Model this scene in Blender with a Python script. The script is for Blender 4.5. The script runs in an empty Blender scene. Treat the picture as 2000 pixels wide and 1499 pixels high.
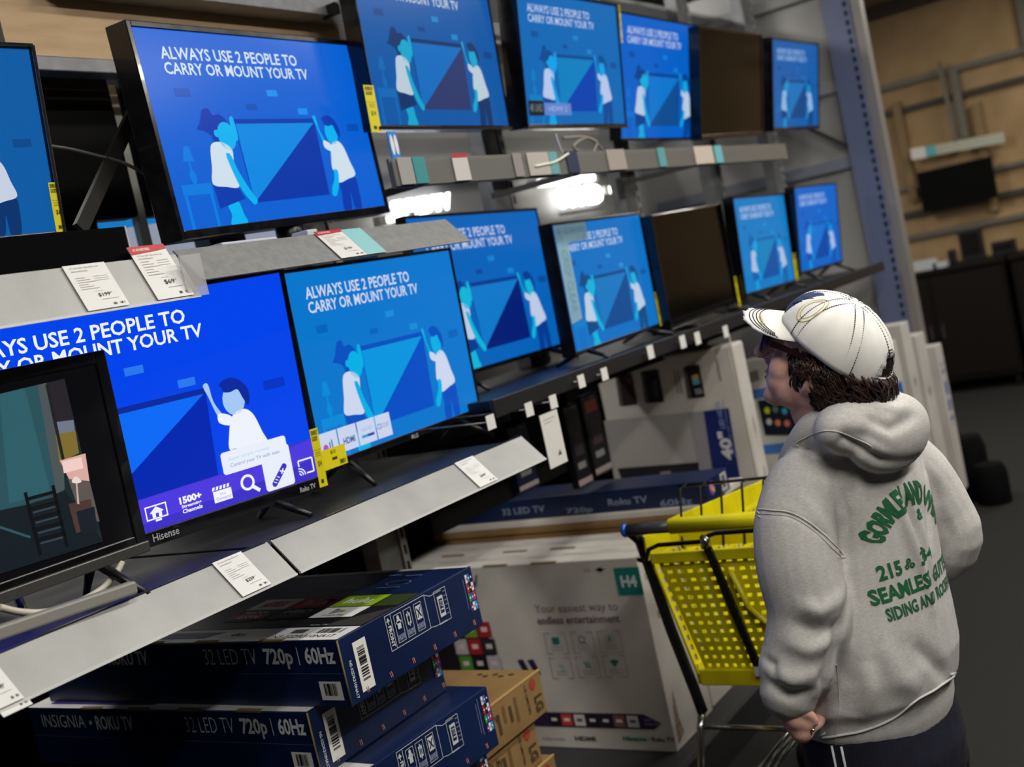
import bpy, bmesh, math, random
import numpy as np
from mathutils import Vector, Matrix
random.seed(7)
SC = bpy.context.scene
COL = SC.collection
PI = math.pi
# ------------------------------------------------------------------ camera
FPX = 2314.0
PSI, ROLL, PIT = math.radians(33.7), math.radians(12.3), math.atan2(180, FPX)
CAM = Vector((0, 0, 1.7))
FW = Vector((math.cos(PSI)*math.cos(PIT), math.sin(PSI)*math.cos(PIT), -math.sin(PIT)))
_r0 = Vector((math.sin(PSI), -math.cos(PSI), 0)); _u0 = _r0.cross(FW)
RT = _r0*math.cos(ROLL) - _u0*math.sin(ROLL)
UP = _r0*math.sin(ROLL) + _u0*math.cos(ROLL)
cam_data = bpy.data.cameras.new('camera'); cam = bpy.data.objects.new('camera', cam_data); COL.objects.link(cam)
cam_data.sensor_width = 36; cam_data.lens = FPX/2000*36; cam_data.clip_start = .05
cam_data.dof.use_dof = True; cam_data.dof.focus_distance = 2.25; cam_data.dof.aperture_fstop = 3.2
cam.matrix_world = Matrix(((RT.x, UP.x, -FW.x, CAM.x), (RT.y, UP.y, -FW.y, CAM.y), (RT.z, UP.z, -FW.z, CAM.z), (0, 0, 0, 1)))
SC.camera = cam
# ------------------------------------------------------------------ world, exposure
W = bpy.data.worlds.new('world'); SC.world = W; W.use_nodes = True
W.node_tree.nodes['Background'].inputs[0].default_value = (.62, .65, .72, 1)
W.node_tree.nodes['Background'].inputs[1].default_value = .02
SC.view_settings.view_transform = 'Standard'; SC.view_settings.look = 'None'
SC.view_settings.gamma = 1; SC.view_settings.use_curve_mapping = False
SC.view_settings.exposure = 0.0
# ------------------------------------------------------------------ ceiling lighting (area lights sit just under the fixtures built below)
def area(name, loc, sx, sy, energy, col=(1, .965, .9), target=None):
    d = bpy.data.lights.new(name, 'AREA'); d.shape = 'RECTANGLE'; d.size = sx; d.size_y = sy; d.energy = energy; d.color = col
    o = bpy.data.objects.new(name, d); COL.objects.link(o); o.location = loc
    if target: o.rotation_euler = (Vector(target)-Vector(loc)).to_track_quat('-Z', 'Y').to_euler()
    return o
TUBES = [(.6, .25), (3.3, .25), (6.0, .25), (.6, -1.3), (3.0, -1.3), (5.6, -1.3), (1.6, 3.5), (4.3, 3.5), (7.0, 3.5)]
for _i, (_x, _y) in enumerate(TUBES):
    area('ceiling_lamp_light', (_x, _y, 3.52), 1.5, .22, {.25: 34, -1.3: 60, 3.5: 60}[_y]*(.75 if (_x, _y) == (.6, .25) else 1))
area('back_aisle_light', (9.3, .6, 3.5), 1.6, .25, 46, (1, .93, .82))
# ------------------------------------------------------------------ helpers
def at(x, y, X=None, Y=None, Z=None, D=None):
    r = FW + RT*((x-1000)/FPX) + UP*((749.5-y)/FPX)
    t = X/r.x if X is not None else Y/r.y if Y is not None else (Z-CAM.z)/r.z if Z is not None else D
    return CAM + r*t
def lin(c):
    return c/12.92 if c <= .04045 else ((c+.055)/1.055)**2.4
def hexc(h):
    h = h.lstrip('#'); return tuple(lin(int(h[i:i+2], 16)/255) for i in (0, 2, 4)) + (1,)
MATS = {}
def mat(col, rough=.5, metal=0., emit=0., key=None, spec=.5, coat=0., alpha=1., trans=0.):
    k = key or (col, rough, metal, emit, spec, coat, alpha, trans)
    if k in MATS: return MATS[k]
    m = bpy.data.materials.new('mat_%d' % len(MATS)); m.use_nodes = True
    b = m.node_tree.nodes['Principled BSDF']; c = hexc(col)
    b.inputs['Base Color'].default_value = c if not emit else (.004, .004, .005, 1)
    b.inputs['Roughness'].default_value = rough; b.inputs['Metallic'].default_value = metal
    b.inputs['Specular IOR Level'].default_value = spec; b.inputs['Coat Weight'].default_value = coat
    if alpha < 1: b.inputs['Alpha'].default_value = alpha
    if trans: b.inputs['Transmission Weight'].default_value = trans
    if emit:
        b.inputs['Emission Color'].default_value = c; b.inputs['Emission Strength'].default_value = emit
    MATS[k] = m; return m
def tex_mat(key, cols, scale=8., detail=4., rough=(.5, .7), bump=.0, bscale=None, metal=0., stretch=(1, 1, 1), pos=(.35, .65), coat=0.):
    """two-tone noise surface with fine relief; object coordinates"""
    if key in MATS: return MATS[key]
    m = bpy.data.materials.new('mat_'+key); m.use_nodes = True; nt = m.node_tree; N = nt.nodes; L = nt.links
    b = N['Principled BSDF']; tc = N.new('ShaderNodeTexCoord'); mp = N.new('ShaderNodeMapping'); mp.inputs['Scale'].default_value = stretch
    L.new(tc.outputs['Object'], mp.inputs[0])
    n = N.new('ShaderNodeTexNoise'); n.inputs['Scale'].default_value = scale; n.inputs['Detail'].default_value = detail; L.new(mp.outputs[0], n.inputs['Vector'])
    r = N.new('ShaderNodeValToRGB'); r.color_ramp.elements[0].position = pos[0]; r.color_ramp.elements[1].position = pos[1]
    r.color_ramp.elements[0].color = hexc(cols[0]); r.color_ramp.elements[1].color = hexc(cols[1])
    L.new(n.outputs['Fac'], r.inputs[0]); L.new(r.outputs[0], b.inputs['Base Color'])
    mr = N.new('ShaderNodeMapRange'); mr.inputs['To Min'].default_value = rough[0]; mr.inputs['To Max'].default_value = rough[1]
    L.new(n.outputs['Fac'], mr.inputs[0]); L.new(mr.outputs[0], b.inputs['Roughness'])
    b.inputs['Metallic'].default_value = metal; b.inputs['Coat Weight'].default_value = coat
    if bump:
        n2 = N.new('ShaderNodeTexNoise'); n2.inputs['Scale'].default_value = bscale or scale*6; n2.inputs['Detail'].default_value = 3; L.new(mp.outputs[0], n2.inputs['Vector'])
        bp = N.new('ShaderNodeBump'); bp.inputs['Strength'].default_value = bump; bp.inputs['Distance'].default_value = .002
        L.new(n2.outputs['Fac'], bp.inputs['Height']); L.new(bp.outputs[0], b.inputs['Normal'])
    MATS[key] = m; return m
def tag(o, label=None, cat=None, group=None, kind=None):
    if label: o['label'] = label
    if cat: o['category'] = cat
    if group: o['group'] = group
    if kind: o['kind'] = kind
    return o
def empty(name, loc=(0, 0, 0), label=None, cat=None, group=None, mw=None):
    o = bpy.data.objects.new(name, None); COL.objects.link(o); o.empty_display_size = .05
    if mw is not None: o.matrix_world = mw
    else: o.location = loc
    return tag(o, label, cat, group)
class MB:
    """mesh builder; org is subtracted from world coordinates when the mesh is built"""
    def __init__(s, org=(0, 0, 0)):
        s.v = []; s.f = []; s.m = []; s.mats = []; s.org = Vector(org); s.sm = []
    def mi(s, m):
        if m not in s.mats: s.mats.append(m)
        return s.mats.index(m)
    def add(s, vs, fs, m, smooth=False):
        o = len(s.v); s.v += [Vector(p) for p in vs]; k = s.mi(m)
        for f in fs: s.f.append([i+o for i in f]); s.m.append(k); s.sm.append(smooth)
    def box(s, x0, x1, y0, y1, z0, z1, m):
        s.add([(x, y, z) for z in (z0, z1) for y in (y0, y1) for x in (x0, x1)],
              [(0, 2, 3, 1), (4, 5, 7, 6), (0, 1, 5, 4), (2, 6, 7, 3), (0, 4, 6, 2), (1, 3, 7, 5)], m)
    def obox(s, c, ax, ay, az, m):
        """oriented box: centre and three half-axis vectors"""
        c = Vector(c); ax = Vector(ax); ay = Vector(ay); az = Vector(az)
        s.add([c+ax*i+ay*j+az*k for k in (-1, 1) for j in (-1, 1) for i in (-1, 1)],
              [(0, 2, 3, 1), (4, 5, 7, 6), (0, 1, 5, 4), (2, 6, 7, 3), (0, 4, 6, 2), (1, 3, 7, 5)], m)
    def bar(s, a, b, w, t, m, side=(0, 0, 1)):
        a = Vector(a); b = Vector(b); d = (b-a); n = d.normalized(); q = n.cross(Vector(side))
        if q.length < 1e-4: q = n.cross(Vector((1, 0, 0)))
        q.normalize(); r = q.cross(n)
        s.obox((a+b)/2, d/2, q*w/2, r*t/2, m)
    def tube(s, pts, r, m, n=8, caps=True, flat=1.):
        pts = [Vector(p) for p in pts]; k = len(pts); rs = r if isinstance(r, (list, tuple)) else [r]*k
        prev = None; rings = []
        for i, p in enumerate(pts):
            t = (pts[min(i+1, k-1)]-pts[max(i-1, 0)])
            if t.length < 1e-9: t = Vector((0, 0, 1))
            t.normalize()
            if prev is None:
                a = t.orthogonal().normalized()
            else:
                a = prev - t*prev.dot(t)
                a = a.normalized() if a.length > 1e-6 else t.orthogonal().normalized()
            prev = a; b = t.cross(a)
            rings.append([p+(a*math.cos(2*PI*j/n)+b*math.sin(2*PI*j/n)*flat)*rs[i] for j in range(n)])
        vs = [q for rg in rings for q in rg]; fs = []
        for i in range(k-1):
            for j in range(n): fs.append((i*n+j, i*n+(j+1) % n, (i+1)*n+(j+1) % n, (i+1)*n+j))
        if caps: fs.append(tuple(range(n))[::-1]); fs.append(tuple((k-1)*n+j for j in range(n)))
        s.add(vs, fs, m, True)
    def prism(s, prof, a, b, m):
        """profile = list of offsets (y,z), swept from x=a to x=b"""
        n = len(prof); s.add([(a, y, z) for y, z in prof]+[(b, y, z) for y, z in prof],
              [(i, (i+1) % n, n+(i+1) % n, n+i) for i in range(n)]+[tuple(range(n))[::-1], tuple(range(n, 2*n))], m)
    def ell(s, c, r, m, nu=16, nv=10, rot=None):
        c = Vector(c); vs = []; fs = []
        for i in range(nv+1):
            th = PI*i/nv
            for j in range(nu):
                ph = 2*PI*j/nu; p = Vector((math.sin(th)*math.cos(ph)*r[0], math.sin(th)*math.sin(ph)*r[1], math.cos(th)*r[2]))
                vs.append(c+(rot @ p if rot else p))
        for i in range(nv):
            for j in range(nu): fs.append((i*nu+j, (i+1)*nu+j, (i+1)*nu+(j+1) % nu, i*nu+(j+1) % nu))
        s.add(vs, fs, m, True)
    def loft(s, rings, m, caps=True, close=True, smooth=True):
        n = len(rings[0]); vs = [p for r in rings for p in r]; fs = []
        for i in range(len(rings)-1):
            for j in range(n if close else n-1): fs.append((i*n+j, i*n+(j+1) % n, (i+1)*n+(j+1) % n, (i+1)*n+j))
        if caps: fs.append(tuple(range(n))[::-1]); fs.append(tuple((len(rings)-1)*n+j for j in range(n)))
        s.add(vs, fs, m, smooth)
    def build(s, name, parent=None, bevel=0, seg=2, label=None, kind=None, cat=None, group=None, loc=None, fix=True):
        me = bpy.data.meshes.new(name); me.from_pydata([tuple(p-s.org) for p in s.v], [], s.f)
        for m in s.mats: me.materials.append(m)
        me.polygons.foreach_set('material_index', s.m); me.polygons.foreach_set('use_smooth', s.sm)
        if fix:
            bm = bmesh.new(); bm.from_mesh(me); bmesh.ops.recalc_face_normals(bm, faces=bm.faces); bm.to_mesh(me); bm.free()
        me.update()
        o = bpy.data.objects.new(name, me); COL.objects.link(o)
        if parent: o.parent = parent
        elif s.org.length: o.location = s.org
        if loc is not None: o.location = loc
        if bevel:
            bv = o.modifiers.new('bevel', 'BEVEL'); bv.width = bevel; bv.segments = seg; bv.limit_method = 'ANGLE'; bv.angle_limit = .6
        return tag(o, label, cat, group, kind)
_gl = {}
def glyphs(t, bold):
    k = (t, bold)
    if k in _gl: return _gl[k]
    cu = bpy.data.curves.new('t', 'FONT'); cu.body = t; cu.size = 1; cu.resolution_u = 2; cu.offset = bold; cu.fill_mode = 'FRONT'
    o = bpy.data.objects.new('t', cu); me = bpy.data.meshes.new_from_object(o)
    vs = [(v.co.x, v.co.y) for v in me.vertices]; fs = [tuple(p.vertices) for p in me.polygons]
    bpy.data.objects.remove(o); bpy.data.curves.remove(cu); bpy.data.meshes.remove(me)
    x0 = min(v[0] for v in vs); x1 = max(v[0] for v in vs); y0 = min(v[1] for v in vs); y1 = max(v[1] for v in vs)
    _gl[k] = ([((x-x0)/(x1-x0), (y-y0)/(y1-y0)) for x, y in vs], fs, (x1-x0)/(y1-y0)); return _gl[k]
def smooth_poly(p, n=4):
    out = []; k = len(p)
    for i in range(k):
        p0, p1, p2, p3 = p[i-1], p[i], p[(i+1) % k], p[(i+2) % k]
        for j in range(n):
            t = j/n; out.append(tuple(.5*((2*p1[a])+(-p0[a]+p2[a])*t+(2*p0[a]-5*p1[a]+4*p2[a]-p3[a])*t*t+(-p0[a]+3*p1[a]-3*p2[a]+p3[a])*t**3) for a in (0, 1)))
    return out
class Ink:
    """flat print on a face: O top-left corner, eu to the right, ev downwards, n outwards"""
    def __init__(s, O, eu, ev, n, su=1., sv=1., org=(0, 0, 0), lift=.0006):
        s.O = Vector(O); s.eu = Vector(eu); s.ev = Vector(ev); s.n = Vector(n); s.su = su; s.sv = sv; s.mb = MB(org); s.lift = lift; s.world = None
    def P(s, u, v, l): return s.O+s.eu*(u*s.su)+s.ev*(v*s.sv)+s.n*(s.lift*(l+1))
    def poly(s, pts, m, l=0): s.mb.add([s.P(u, v, l) for u, v in pts], [tuple(range(len(pts)))], m)
    def spoly(s, pts, m, l=0, n=4): s.poly(smooth_poly(pts, n), m, l)
    def rect(s, u0, v0, u1, v1, m, l=0): s.poly([(u0, v0), (u0, v1), (u1, v1), (u1, v0)], m, l)
    def rrect(s, u0, v0, u1, v1, r, m, l=0):
        ru = r/s.su; rv = r/s.sv; p = []
        for cx, cy, a0 in ((u0+ru, v0+rv, 270), (u0+ru, v1-rv, 180), (u1-ru, v1-rv, 90), (u1-ru, v0+rv, 0)):
            for k in range(5):
                a = math.radians(a0-22.5*k); p.append((cx+ru*math.cos(a), cy+rv*math.sin(a)))
        s.poly(p, m, l)
    def frame(s, u0, v0, u1, v1, t, m, l=0):
        tu = t/s.su; tv = t/s.sv
        s.rect(u0, v0, u1, v0+tv, m, l); s.rect(u0, v1-tv, u1, v1, m, l); s.rect(u0, v0+tv, u0+tu, v1-tv, m, l); s.rect(u1-tu, v0+tv, u1, v1-tv, m, l)
    def ell(s, cu, cv, ru, rv, m, l=0, n=20): s.poly([(cu+ru*math.cos(-2*PI*k/n), cv+rv*math.sin(-2*PI*k/n)) for k in range(n)], m, l)
    def line(s, a, b, t, m, l=0):
        ax, ay, bx, by = a[0]*s.su, a[1]*s.sv, b[0]*s.su, b[1]*s.sv; d = math.hypot(bx-ax, by-ay) or 1; nx, ny = -(by-ay)/d*t/2, (bx-ax)/d*t/2
        s.poly([((x)/s.su, (y)/s.sv) for x, y in ((ax+nx, ay+ny), (bx+nx, by+ny), (bx-nx, by-ny), (ax-nx, ay-ny))], m, l)
    def path(s, pts, t, m, l=0):
        for a, b in zip(pts[:-1], pts[1:]): s.line(a, b, t, m, l)
    def text(s, t, u0, v0, u1, v1, m, l=1, bold=0., rot=0, shear=0.):
        vs, fs, _ = glyphs(t, bold); out = []
        for x, y in vs:
            if rot == 0: a, b = x+shear*(y-.5), 1-y
            elif rot == 90: a, b = 1-y, 1-x        # reads upwards
            elif rot == -90: a, b = y, x           # reads downwards
            else: a, b = 1-x, y
            out.append(s.P(u0+(u1-u0)*a, v0+(v1-v0)*b, l))
        s.mb.add(out, fs, m)
    def quadtext(s, t, tl, tr, bl, br, m, l=1, bold=0.):
        vs, fs, _ = glyphs(t, bold)
        s.mb.add([s.P(*[(tl[k]*(1-x)*y+tr[k]*x*y+bl[k]*(1-x)*(1-y)+br[k]*x*(1-y)) for k in (0, 1)], l) for x, y in vs], fs, m)
    def bars(s, u0, v0, u1, v1, m, n=22, l=1, horiz=False, seed=1):
        r = random.Random(seed); e = sorted(r.random() for _ in range(2*n))
        for a, b in zip(e[::2], e[1::2]):
            if horiz: s.rect(u0, v0+(v1-v0)*a, u1, v0+(v1-v0)*b, m, l)
            else: s.rect(u0+(u1-u0)*a, v0, u0+(u1-u0)*b, v1, m, l)
    def px(s, x, y, Oworld=None):
        r = FW + RT*((x-1000)/FPX) + UP*((749.5-y)/FPX); t = ((s.O-CAM).dot(s.n))/r.dot(s.n); p = CAM+r*t-s.O
        return p.dot(s.eu)/s.su, p.dot(s.ev)/s.sv
    def build(s, name, parent=None, label=None):
        if not s.mb.f: return None
        return s.mb.build(name, parent, label=label, fix=False, kind='stuff' if name in ('printed_marks', 'stamped_print', 'scuffs_and_marks', 'handling_marks', 'print', 'cover_print', 'app_tiles', 'size_lettering', 'lettering', 'maker_lettering', 'printed_edge', 'printed_front', 'printed_card') else None)
WHITE = mat('#e9e7e2', .6); BLACK = mat('#0b0b0d', .35); GREYT = mat('#8a8a88', .6); DKT = mat('#2a2a2c', .6)
# ================================================================== SETTING
carpet = tex_mat('carpet', ('#121110', '#1e1c1a'), 60, 6, (.9, 1), .6, 400)
tanw = tex_mat('tanwall', ('#9d8058', '#b3946a'), 3, 6, (.6, .75), .2, 120)
darkceil = mat('#2b2825', .9)
greymetal = tex_mat('greymetal', ('#6f7072', '#85868a'), 20, 4, (.35, .5), .1, 90, metal=.3)
whitewall = tex_mat('whitewall', ('#a9aaad', '#bfc0c2'), 3, 3, (.6, .7))
m = MB(); m.box(-2, 13, -4, 6, -.1, 0, carpet); m.build('floor', kind='structure')
m = MB(); m.box(-2, 13, -4, 6, 3.7, 3.8, darkceil); m.build('ceiling', kind='structure')
m = MB(); m.box(11.2, 11.35, -4, 6, 0, 3.7, tanw); m.build('wall_back', kind='structure')
m = MB(); m.box(-2, 11.2, 5.0, 5.1, 0, 3.7, whitewall); m.build('wall_left', kind='structure')
m = MB(); m.box(-2, 11.2, -4.1, -4, 0, 3.7, mat('#282727', .8)); m.build('wall_right', kind='structure')
# tan wall fittings: grey standards and rails proud of the wall
stripm = mat('#6d675c', .5); darkrail = mat('#3d372e', .6)
def wallrail(p0, p1, t, name, m_):
    a = at(*p0, X=11.17); b = at(*p1, X=11.17); z = (a.z+b.z)/2
    q = MB(); q.box(11.14, 11.2, min(b.y, a.y)-1.8, max(a.y, b.y)+.25, z-t/2, z+t/2, m_); return q.build(name, kind='structure')
for i, (a, b, t, mm) in enumerate([((1713, 171), (2000, 103), .05, stripm), ((1723, 224), (2000, 154), .045, darkrail), ((1755, 370), (2000, 318), .04, stripm),
                                   ((1755, 423), (2000, 374), .05, darkrail), ((1765, 468), (2000, 420), .045, stripm), ((1700, 22), (1830, -6), .12, mat('#4a3c2c', .7))]):
    wallrail(a, b, t, 'trim_%d' % (i+1), mm)
for i, (px_, py0, py1) in enumerate([(1862, 140, 275), (1985, -40, 110), (1750, 200, 400), (1905, 200, 420)]):
    a = at(px_, py0, X=11.15); b = at(px_, py1, X=11.15)
    q = MB(); q.box(11.12, 11.19, a.y-.035, a.y+.035, b.z, a.z, stripm if i < 2 else mat('#8d7550', .7)); q.build('trim_%d' % (i+7), kind='structure')
# ceiling fixtures
for i, (x, y) in enumerate(TUBES):
    r = empty('ceiling_light', (x, y, 3.7), 'long white fluorescent ceiling fixture, %s over %s' % (('near one', 'middle one', 'far one')[i % 3], ('the television aisle', 'the space behind the photographer', 'the next aisle past the shelving')[i//3]), 'ceiling light', 'ceiling lights')
    q = MB((x, y, 3.7)); q.box(x-.78, x+.78, y-.14, y+.14, 3.58, 3.7, mat('#c9c9c6', .5)); q.build('housing', r)
    q = MB((x, y, 3.7)); q.box(x-.75, x+.75, y-.1, y+.1, 3.545, 3.58, mat('#fff6e6', emit=4.)); q.build('diffuser', r)
# ================================================================== GONDOLA
railm = tex_mat('railm', ('#9a9a98', '#adadaa'), 6, 5, (.4, .55), .15, 200, metal=.15)
railB = tex_mat('railB', ('#7d7e7d', '#8b8b89'), 60, 3, (.5, .6), .3, 900)
deckm = tex_mat('deckm', ('#0d0e10', '#141518'), 12, 4, (.35, .55), .1, 60)
edgew = mat('#e4e4e2', .4)
UX = [2.63, 3.65, 4.65, 5.62, 6.52]
holem = mat('#08080a', .8)
for i, x in enumerate(UX):
    z0 = .131 if i in (0, 4) else 1.412
    r = empty('shelf_upright', (x, 2.31, z0), ['slotted pale upright standing between the blue carton stack and the white carton', 'slotted grey upright behind the clear price strip, above the third lower television',
        'slotted grey upright behind the switched-off lower television', 'slotted grey upright behind the two far blue lower televisions', 'slotted grey upright at the far end beside the white end panel'][i], 'upright', 'slotted uprights of the shelving')
    o_ = (x, 2.31, z0)
    q = MB(o_); zt_ = 2.40 if i == 0 else 3.05; q.box(x-.075, x+.02, 2.285, 2.345, z0, zt_, greymetal); q.build('post', r, bevel=.003)
    q = MB(o_); q.box(x+.022, x+.05, 2.277, 2.345, z0, zt_, mat('#a7a7a4', .45, .2)); st = q.build('slotted_strip', r)
    q = MB(o_)
    for k in range(60):
        if z0 < .05+k*.05 < zt_-.04: q.box(x+.03, x+.041, 2.2755, 2.279, .05+k*.05, .078+k*.05, holem)
    o = q.build('slot', st); tag(o, kind='stuff')
# plinth of the gondola
m = MB((0, 2, 0)); m.box(.2, 6.6, 1.78, 2.95, .0, .13, mat('#242426', .6)); tag(m.build('shelf_plinth', bevel=.004), 'low dark grey plinth running along the floor under all the cartons', 'shelf base')
m = MB((3.9, 1.8, 0)); m.box(1.0, 6.6, 1.76, 1.78, .0, .128, mat('#232326', .6)); tag(m.build('kick_plate'), 'grey kick plate closing the front of the shelving plinth', 'kick plate')
m = MB((3.4, 2.95, .7)); m.box(.2, 6.6, 2.95, 2.98, .13, 1.27, mat('#070708', .9, spec=.1)); tag(m.build('shade_sheet'), 'added black sheet standing in for the shade below the lower shelf', 'panel')  # added sheet, its black stands in for the shade behind the cartons
# header panel and beams
m = MB((2, 2.33, 2.4)); m.box(.5, 2.98, 2.34, 2.37, 2.45, 2.68, tex_mat('beige', ('#cfae84', '#dfc09a'), 5, 6, (.7, .8), .25, 500, stretch=(1, 1, 6)))
hp = tag(m.build('header_panel'), 'beige woven-look header panel at top left above the televisions', 'panel')
def beam(name, x0, x1, y0, y1, z0, z1, m_, label, cat='beam'):
    q = MB(((x0+x1)/2, y0, z0)); q.box(x0, x1, y0, y1, z0, z1, m_); return tag(q.build(name, bevel=.003), label, cat)
beam('cross_beam', .5, 2.62, 2.28, 2.335, 2.415, 2.45, greymetal, 'grey cross beam under the beige header panel')
beam('cross_beam', 1.9, 3.02, 2.25, 2.335, 2.61, 2.665, greymetal, 'grey cross beam along the top edge of the frame, above the beige header panel')
m = MB((1.72, 2.3, 2.4)); m.box(1.735, 1.75, 2.31, 2.34, 2.45, 2.7, DKT); tag(m.build('trim_strip'), 'thin dark vertical strip at the left of the beige header panel', 'trim')
m = MB((3.1, 2.3, 2.6)); m.box(2.83, 3.12, 2.2, 2.27, 2.6, 2.64, BLACK); tag(m.build('cable_tray'), 'short black cable tray hanging under the top beam right of the beige panel', 'tray')
# lower decks with slanted price rails, one per bay
def price_rail(parent, x0, x1, yt, zt, yb, zb, m_, org, lip=True, name='price_rail'):
    q = MB(org); d = Vector((0, yb-yt, zb-zt)).normalized(); n = Vector((0, d.z, -d.y)); 
    if n.y > 0: n = -n
    t = n*-.003
    q.add([(x0, yt, zt), (x1, yt, zt), (x1, yb, zb), (x0, yb, zb)]+[tuple(Vector(p)+t) for p in ((x0, yt, zt), (x1, yt, zt), (x1, yb, zb), (x0, yb, zb))],
          [(0, 1, 2, 3), (7, 6, 5, 4), (0, 4, 5, 1), (1, 5, 6, 2), (2, 6, 7, 3), (3, 7, 4, 0)], m_)
    o = q.build(name, parent)
    if lip:
        q = MB(org); q.box(x0, x1, yb-.002, yb+.004, zb-.004, zb, edgew); q.build('rail_edge', o)
    return o
for i, (x0, x1) in enumerate([(-.35, 1.605), (1.615, 2.553)]):
    org = ((x0+x1)/2, 1.95, 1.29)
    r = empty('shelf', org, ['lower shelf with slanted grey price rail, left bay holding the $259 price tag', 'lower shelf with slanted grey price rail, right bay under the third lower television'][i], 'shelf', 'lower shelf bays with grey price rails')
    q = MB(org); q.box(x0+.004, x1-.004, 1.715, 2.27, 1.285, 1.312, deckm); q.build('deck', r, bevel=.002)
    rl = price_rail(r, x0, x1, 1.71, 1.322, 1.65, 1.256, railm, org)
    q = MB(org); q.box(x0+.005, x1-.005, 1.709, 1.716, 1.30, 1.324, mat('#3b4048', .15, .3)); q.build('clear_edge', r)
    for sx in ([1.55] if i == 0 else [1.66]):
        q = MB(org); q.tube([(sx, 1.73, 1.312), (sx, 1.73, 1.318)], .009, mat('#d9d9d9', .2, .6), 12); q.build('screw', r)
    for sx in (x0+.06, x1-.06):
        q = MB(org); q.bar((sx, 2.27, 1.20), (sx, 1.75, 1.275), .012, .05, greymetal); q.build('bracket', r)
# far part of the lower shelf: black deck with a black edge
org = (4.5, 2, 1.38)
r = empty('shelf', org, 'long black lower shelf under the far blue televisions', 'shelf')
q = MB(org); q.box(2.70, 6.43, 1.80, 2.36, 1.385, 1.41, mat('#141416', .4)); q.build('deck', r)
q = MB(org); q.box(2.57, 6.43, 1.785, 1.80, 1.375, 1.425, mat('#232326', .35)); q.build('front_edge', r, bevel=.003)
for sx in UX[:-1]:
    q = MB(org); q.bar((sx+.09, 2.26, 1.30), (sx+.09, 1.85, 1.37), .014, .05, BLACK); q.build('bracket', r)
# upper shelves
for i, (x0, x1, zt, zb, yt) in enumerate([(-.2, 1.53, 1.895, 1.812, 1.69), (1.545, 2.43, 1.905, 1.838, 1.71)]):
    org = ((x0+x1)/2, 1.95, zt)
    r = empty('shelf', org, ['upper left shelf with grey price rail carrying the $199 and $69 price tags', 'upper shelf with darker grey price rail slanting over the third lower television'][i], 'shelf')
    q = MB(org); q.box(x0+.004, x1-.004, yt+.004, 2.27, zt-.035, zt-.008, tex_mat('deckgloss', ('#54565c', '#66686f'), 5, 3, (.12, .25), metal=.4)); q.build('deck', r)
    rl = price_rail(r, x0, x1, yt, zt, 1.65, zb, railm if i == 0 else railB, org, lip=(i == 0))
    if i == 0:
        q = MB(org); q.box(1.50, 1.55, 1.648, 1.652, zb-.002, zb+.075, mat('#cfcfcc', .1, alpha=.45)); q.build('clear_sleeve', r)
# upper rail of the far bays: clear strip on arms, no deck
clear = mat('#8d8c88', .12, alpha=.55, coat=.5)
for i, (x0, x1) in enumerate([(2.30, 3.17), (3.20, 4.15), (4.18, 5.10)]):
    org = ((x0+x1)/2, 1.75, 2.0)
    r = empty('price_strip', org, ['clear plastic price strip hung under the third upper television', 'clear plastic price strip under the fourth and fifth upper televisions, near the tan cables', 'clear plastic price strip at the far end under the switched-off upper television'][i], 'price strip', 'clear price strips under the upper row')
    q = MB(org); q.box(x0, x1, 1.735, 1.739, 2.0, 2.065, clear); q.build('clear_cover', r)
    q = MB(org); q.box(x0, x1, 1.745, 1.752, 1.997, 2.068, mat('#5e5d5a', .5)); q.build('backing', r)
    for sx in (x0+.35,):
        q = MB(org); q.bar((sx, 1.75, 2.035), (sx, 2.28, 2.035), .012, .02, DKT); q.build('arm', r)
q = MB(org); q.box(sx-.01, sx+.01, 2.262, 2.285, 1.97, 2.06, DKT); q.build('arm_hook', r)
# diagonal black arm behind the upper left televisions, with dark panels beyond
m = MB((1.7, 2.1, 2.2)); m.bar((1.565, 1.98, 2.0), (1.93, 2.1, 2.33), .03, .012, mat('#1d1a18', .6, spec=.2), side=(0, 1, 0)); tag(m.build('diagonal_arm'), 'dark diagonal mounting arm behind the upper left televisions', 'arm')
m = MB((2.2, 2.6, 2.05))
r = empty('television', (2.2, 2.56, 2.06), 'dark back of a television on the far side of the shelving, behind the diagonal arm', 'television', 'television backs seen through the shelving')
q = MB((2.2, 2.56, 2.06)); q.box(1.66, 2.125, 2.44, 2.50, 2.09, 2.60, mat('#040405', .6, spec=.1)); q.build('back_housing', r, bevel=.01)
q = MB((2.2, 2.56, 2.06)); q.box(1.86, 2.0, 2.46, 2.52, 1.915, 2.09, BLACK); q.build('stand', r)
r = empty('television', (2.6, 2.56, 2.06), 'dark back of a television behind the large tilted blue television at upper left', 'television', 'television backs seen through the shelving')
q = MB((2.6, 2.56, 2.06)); q.box(2.165, 2.58, 2.44, 2.50, 2.09, 2.60, mat('#040405', .6, spec=.1)); q.build('back_housing', r, bevel=.01)
q = MB((2.6, 2.56, 2.06)); q.box(2.36, 2.5, 2.46, 2.52, 1.915, 2.09, BLACK); q.build('stand', r)
m = MB((2.14, 2.47, 1.915)); m.box(2.128, 2.16, 2.46, 2.48, 1.915, 2.44, mat('#b9b9ae', .6)); tag(m.build('cable_trunking'), 'pale vertical trunking in the gap between the two dark television backs', 'trunking')
beam('rear_shelf', .6, 3.0, 2.40, 2.8, 1.89, 1.915, mat('#3f78b0', .15, .5), 'glossy shelf on the far side of the shelving, blue with the televisions reflected', 'shelf')  # blue base colour imitates the reflection of the televisions
r = empty('television', (2.3, 2.68, 1.915), 'sliver of a lit blue and white television screen low behind the diagonal arm', 'television')
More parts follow.
